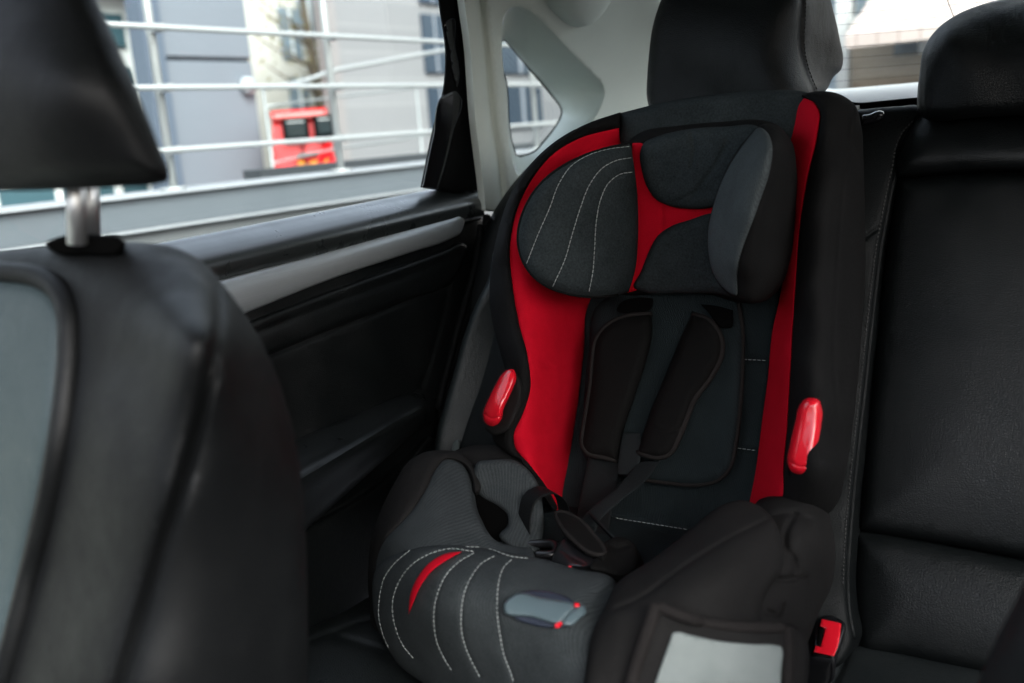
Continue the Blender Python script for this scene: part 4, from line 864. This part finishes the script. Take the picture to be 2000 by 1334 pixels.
# red van
X = -4.9
vn = thing('van', 'red van with dark windows parked behind the railing', 'van', (X-.8, Y_at(590,300,X)+1.0, -1.15))
vr = mat('van_red', (.50,.010,.014), .4)[0]
pc = pt(592,282,'X',X); zt = pt(590,222,'X',X)[2]
dd = np.array([pc[0], pc[1], 0]); dd /= np.linalg.norm(dd); ww = np.array([-dd[1], dd[0], 0])*-1; zz = np.array([0, 0, 1.])
hw = abs((pt(651,300,'P',(pc,dd))-pt(534,300,'P',(pc,dd)))@ww)/2
vc = (pt(651,300,'P',(pc,dd))+pt(534,300,'P',(pc,dd)))/2
def vp(a, b, z): q = vc+ww*a+dd*b; return (q[0], q[1], z)     # across, away, up
def vbox(name, a0, a1, b0, b1, z0, z1, m, par, bev=0):
    Vx = [vp(a, b, z) for z in (z0, z1) for a, b in ((a0,b0),(a1,b0),(a1,b1),(a0,b1))]
    o = mesh_obj(name, Vx, [(3,2,1,0),(4,5,6,7),(0,1,5,4),(1,2,6,5),(2,3,7,6),(3,0,4,7)], m, par, False, reg=False)
    if bev: q = o.modifiers.new('bevel', 'BEVEL'); q.width = bev; q.segments = 2
    return o
sec = [(-1.0,-.95),(-1.0,-.20),(-.99,-.05),(-.90,zt-.06),(-.84,zt),(.84,zt),(.90,zt-.06),(.99,-.05),(1.0,-.20),(1.0,-.95)]
Vb = []; Fb = []
for k, (b, sx) in enumerate(((2.6,.98),(.14,1.0),(0,.97))):
    for (a, z) in sec: Vb.append(vp(a*hw*sx, b+(.06 if (k == 2 and z > 0) else 0), z))
ns = len(sec)
for k in range(2):
    for i in range(ns): Fb.append((k*ns+i, k*ns+(i+1) % ns, (k+1)*ns+(i+1) % ns, (k+1)*ns+i))
Fb += [tuple(range(ns)), tuple(2*ns+i for i in range(ns))[::-1]]
vb = mesh_obj('body', Vb, Fb, vr, vn, False, reg=False); mm = vb.modifiers.new('bevel', 'BEVEL'); mm.width = .03; mm.segments = 3
roofm = mat('pale_red', (.55,.12,.11), .5)[0]  # paler red than the body
vbox('roof', -hw*.9, hw*.9, .03, 2.5, zt-.03, zt+.012, roofm, vn, .02)
wd = mat('van_glass', (.012,.018,.02), .08)[0]
def loc(u, v): p = pt(u, v, 'P', (vc, dd)); return (p-vc)@ww, p[2]
for (u0, v0, u1, v1) in ((556,237,600,267),(617,231,649,262)):
    (a0, z1), (a1, z0) = loc(u0, v0), loc(u1, v1); w_ = vbox('window', a0, a1, -.022, .10, z0, z1, wd, vn, .012)
    fr_ = vbox('window_rubber', a0-.02, a1+.02, -.012, .10, z0-.02, z1+.02, M['matt_black'], w_, .012)
vbox('handle', -.05, .10, -.04, .02, -.07, -.035, M['black_plastic'], vn, .006)
vbox('door_gap', -.006, .006, -.004, .02, -.9, zt-.1, M['matt_black'], vn)
lp = plaster('amber_pattern', (.62,.20,.02), (.55,.28,.03))
pts = []
for i in range(24):
    a, z = loc(583+i*2.9, 332); pts.append((a, z, .03+.035*abs(math.sin(i*1.3))+.02*math.sin(i*.7)))
Vx = [vp(a, -.006, z-.02) for a, z, h in pts]+[vp(a, -.006, z+h) for a, z, h in pts]+[vp(a, .01, z-.02) for a, z, h in pts]+[vp(a, .01, z+h) for a, z, h in pts]
n4 = len(pts); Fx = []
for i in range(n4-1): Fx += [(i,i+1,n4+i+1,n4+i),(2*n4+i,3*n4+i,3*n4+i+1,2*n4+i+1),(n4+i,n4+i+1,3*n4+i+1,3*n4+i),(i,2*n4+i,2*n4+i+1,i+1)]
mesh_obj('amber_stripe', Vx, Fx, lp, vn, False, reg=False)
tyre = mat('tyre', (.02,.02,.02), .8)[0]; tlm = mat('tail_red', (.3,.01,.01), .2)[0]
for sy in (-1, 1):
    for b in (.55, 2.1): tube('wheel', [vp(sy*(hw-.14), b, -.87), vp(sy*(hw+.01), b, -.87)], .28, tyre, vn, 24)
    vbox('tail_light', sy*hw*.9-.05, sy*hw*.9+.05, -.02, .05, -.5, -.2, tlm, vn, .01)
# tree in the gap
X = -10
tr_ = thing('tree', 'thin tree with sparse yellowish leaves in the gap beside the brick building', 'tree', (X, Y_at(612,150,X), -1.15))
ty = Y_at(612,150,X); bark = mat('bark', (.16,.13,.09), .9)[0]
tk = [(X,ty,-1.15),(X+.05,ty+.03,0),(X,ty+.02,1.2),(X-.05,ty-.05,2.6)]
tube('trunk', cr3(tk, 20), np.linspace(.10,.03,20), bark, tr_)
LV = []; LF = []; br = []
for i in range(26):
    z = random.uniform(.1, 2.6); a = random.uniform(0, 6.28); L = random.uniform(.4, .9)
    p0 = np.array([X, ty, z]); p1 = p0+np.array([math.cos(a)*L, math.sin(a)*L, L*.7]); br.append((p0, p1))
    for j in range(26):
        c = p0+(p1-p0)*random.uniform(.2, 1.1)+np.random.RandomState(i*50+j).normal(0, .10, 3); s_ = random.uniform(.02, .05)
        d1 = np.random.RandomState(i*70+j).normal(0, 1, 3); d1 /= np.linalg.norm(d1); d2 = np.cross(d1, (.3,.5,.8)); d2 /= np.linalg.norm(d2); k0 = len(LV)
        LV += [c-d1*s_, c+d2*s_*.5, c+d1*s_, c-d2*s_*.5]; LF.append((k0, k0+1, k0+2, k0+3))
mesh_obj('leaves', LV, LF, plaster('yellow_leaves', (.22,.19,.06), (.30,.26,.09)), tr_, False, reg=False)
bv = []; bf = []
for p0, p1 in br:
    v, f = tube_geo(cr3([p0, (p0+p1)/2+np.array([0,0,-.04]), p1], 8), np.linspace(.02,.006,8), 5); k0 = len(bv); bv += list(v); bf += [tuple(x+k0 for x in ff) for ff in f]
mesh_obj('branches', bv, bf, bark, tr_, True, reg=False)

# house behind the car, seen through the rear window
YH = 8.0
def yp(u, v, y=YH): return pt(u, v, 'Y', y)
hs = thing('house', 'house with pale tiled awning over brown brick wall, seen through the rear window', 'house', (2, YH+2, -1.15))
xa, xb = yp(1600,100)[0], yp(1600,100)[0]+7
za, zb = yp(1700,80)[2], yp(1700,60)[2]
boxes('brick_wall', [((yp(1662,100)[0],YH,-1.15),(xb,YH+4,zb))], brick('brown_brick', (.22,.17,.12), (.27,.21,.15), (.27,.23,.18), 7.0, .5, .2), hs)
boxes('upper_wall', [((yp(1662,20)[0],YH+.05,zb),(xb,YH+4,zb+3))], ivory, hs)
boxes('side_wall', [((xa-.35,YH+.3,-1.15),(yp(1640,100)[0],YH+4,4))], plaster('pale_blue_plaster', (.22,.28,.32), (.28,.34,.38)), hs)
boxes('pillar', [((yp(1640,100)[0],YH-.1,-1.15),(yp(1662,100)[0],YH+.3,4))], ivory, hs)
a0, a1 = yp(1666,72,7.2), yp(1760,55,7.2)
zt0 = yp(1666,25)[2]
aw = loft('awning', [[(a0[0],7.0,a0[2]),(a0[0]+6,7.0,a0[2])],[(a0[0],YH+.04,a0[2]+.42),(a0[0]+6,YH+.04,a0[2]+.42)]], brick('awning_tiles', (.36,.30,.275), (.42,.36,.33), (.25,.20,.185), 3.0, .4, .22, (0,0,0)), hs, nu=2, thick=.08, back=(0,0,-1), smooth=False)
for (u0, v0, u1, v1) in ((1752,-60,1838,14),(1672,-40,1690,30),(1890,-60,1960,0)):
    p, q = yp(u0,v0), yp(u1,v1); f = boxes('window', [((p[0],YH+.0,q[2]),(q[0],YH+.05,p[2]))], mat('house_glass', (.10,.13,.15), .1)[0] if 'house_glass' not in bpy.data.materials else bpy.data.materials['house_glass'], hs)
    boxes('frame', [((p[0]-.05,YH-.02,q[2]-.06),(q[0]+.05,YH+.03,q[2]-.001))], ivory, f)
for (u0, v0, u1, v1) in ((1748,62,1796,104),(1892,40,1960,80)):
    p, q = yp(u0,v0), yp(u1,v1); f = boxes('window', [((p[0],YH-.04,q[2]),(q[0],YH-.001,p[2]))], bpy.data.materials['window_dark'], hs)
    boxes('shutter', [((q[0],YH-.04,q[2]),(q[0]+.30,YH-.002,p[2]))], ivory, f)

# ================================================================== LIGHT, CAMERA
sc = bpy.context.scene
w = bpy.data.worlds.new('World'); sc.world = w; w.use_nodes = True; nt = w.node_tree
bg = nt.nodes['Background']; sky = nt.nodes.new('ShaderNodeTexSky'); sky.sky_type = 'NISHITA'; sky.sun_disc = False
EL, AZ = 40, 124                                   # high, from the front right of the car
sky.sun_elevation = math.radians(EL); sky.sun_rotation = math.radians(AZ)
sky.air_density = 1.1; sky.dust_density = 6.0; sky.ozone_density = 3.0; pass
hsv = nt.nodes.new('ShaderNodeHueSaturation'); hsv.inputs['Saturation'].default_value = .45
nt.links.new(sky.outputs[0], hsv.inputs['Color']); nt.links.new(hsv.outputs[0], bg.inputs[0]); bg.inputs[1].default_value = .15
sl = bpy.data.lights.new('sun', 'SUN'); sl.energy = .9; sl.angle = math.radians(30); sl.color = (.86, .97, 1)
so = bpy.data.objects.new('sun', sl); C.objects.link(so)
d = Vector((math.sin(math.radians(AZ))*math.cos(math.radians(EL)), math.cos(math.radians(AZ))*math.cos(math.radians(EL)), math.sin(math.radians(EL))))
so.rotation_euler = d.to_track_quat('Z', 'Y').to_euler(); so.location = d*20

cd = bpy.data.cameras.new('camera'); cam = bpy.data.objects.new('camera', cd); C.objects.link(cam); sc.camera = cam
cd.sensor_width = 36; cd.lens = 36*F/2000; cd.clip_start = .02; cd.clip_end = 1000
from mathutils import Matrix
cam.matrix_world = Matrix([[BR[0],BU[0],-BF[0],0],[BR[1],BU[1],-BF[1],0],[BR[2],BU[2],-BF[2],CAMZ],[0,0,0,1]])
cd.dof.use_dof = True; cd.dof.focus_distance = 1.10; cd.dof.aperture_fstop = 4.2

sc.view_settings.view_transform = 'Standard'; sc.view_settings.look = 'None'; sc.view_settings.gamma = 1; sc.view_settings.use_curve_mapping = False
sc.view_settings.exposure = 2.15
sc.render.engine = 'CYCLES'
sc.cycles.use_denoising = True
try: sc.cycles.denoiser = 'OPENIMAGEDENOISE'
except Exception: pass
sc.cycles.max_bounces = 8; sc.cycles.transparent_max_bounces = 16; sc.cycles.sample_clamp_indirect = 6
sc.cycles.caustics_reflective = False; sc.cycles.caustics_refractive = False
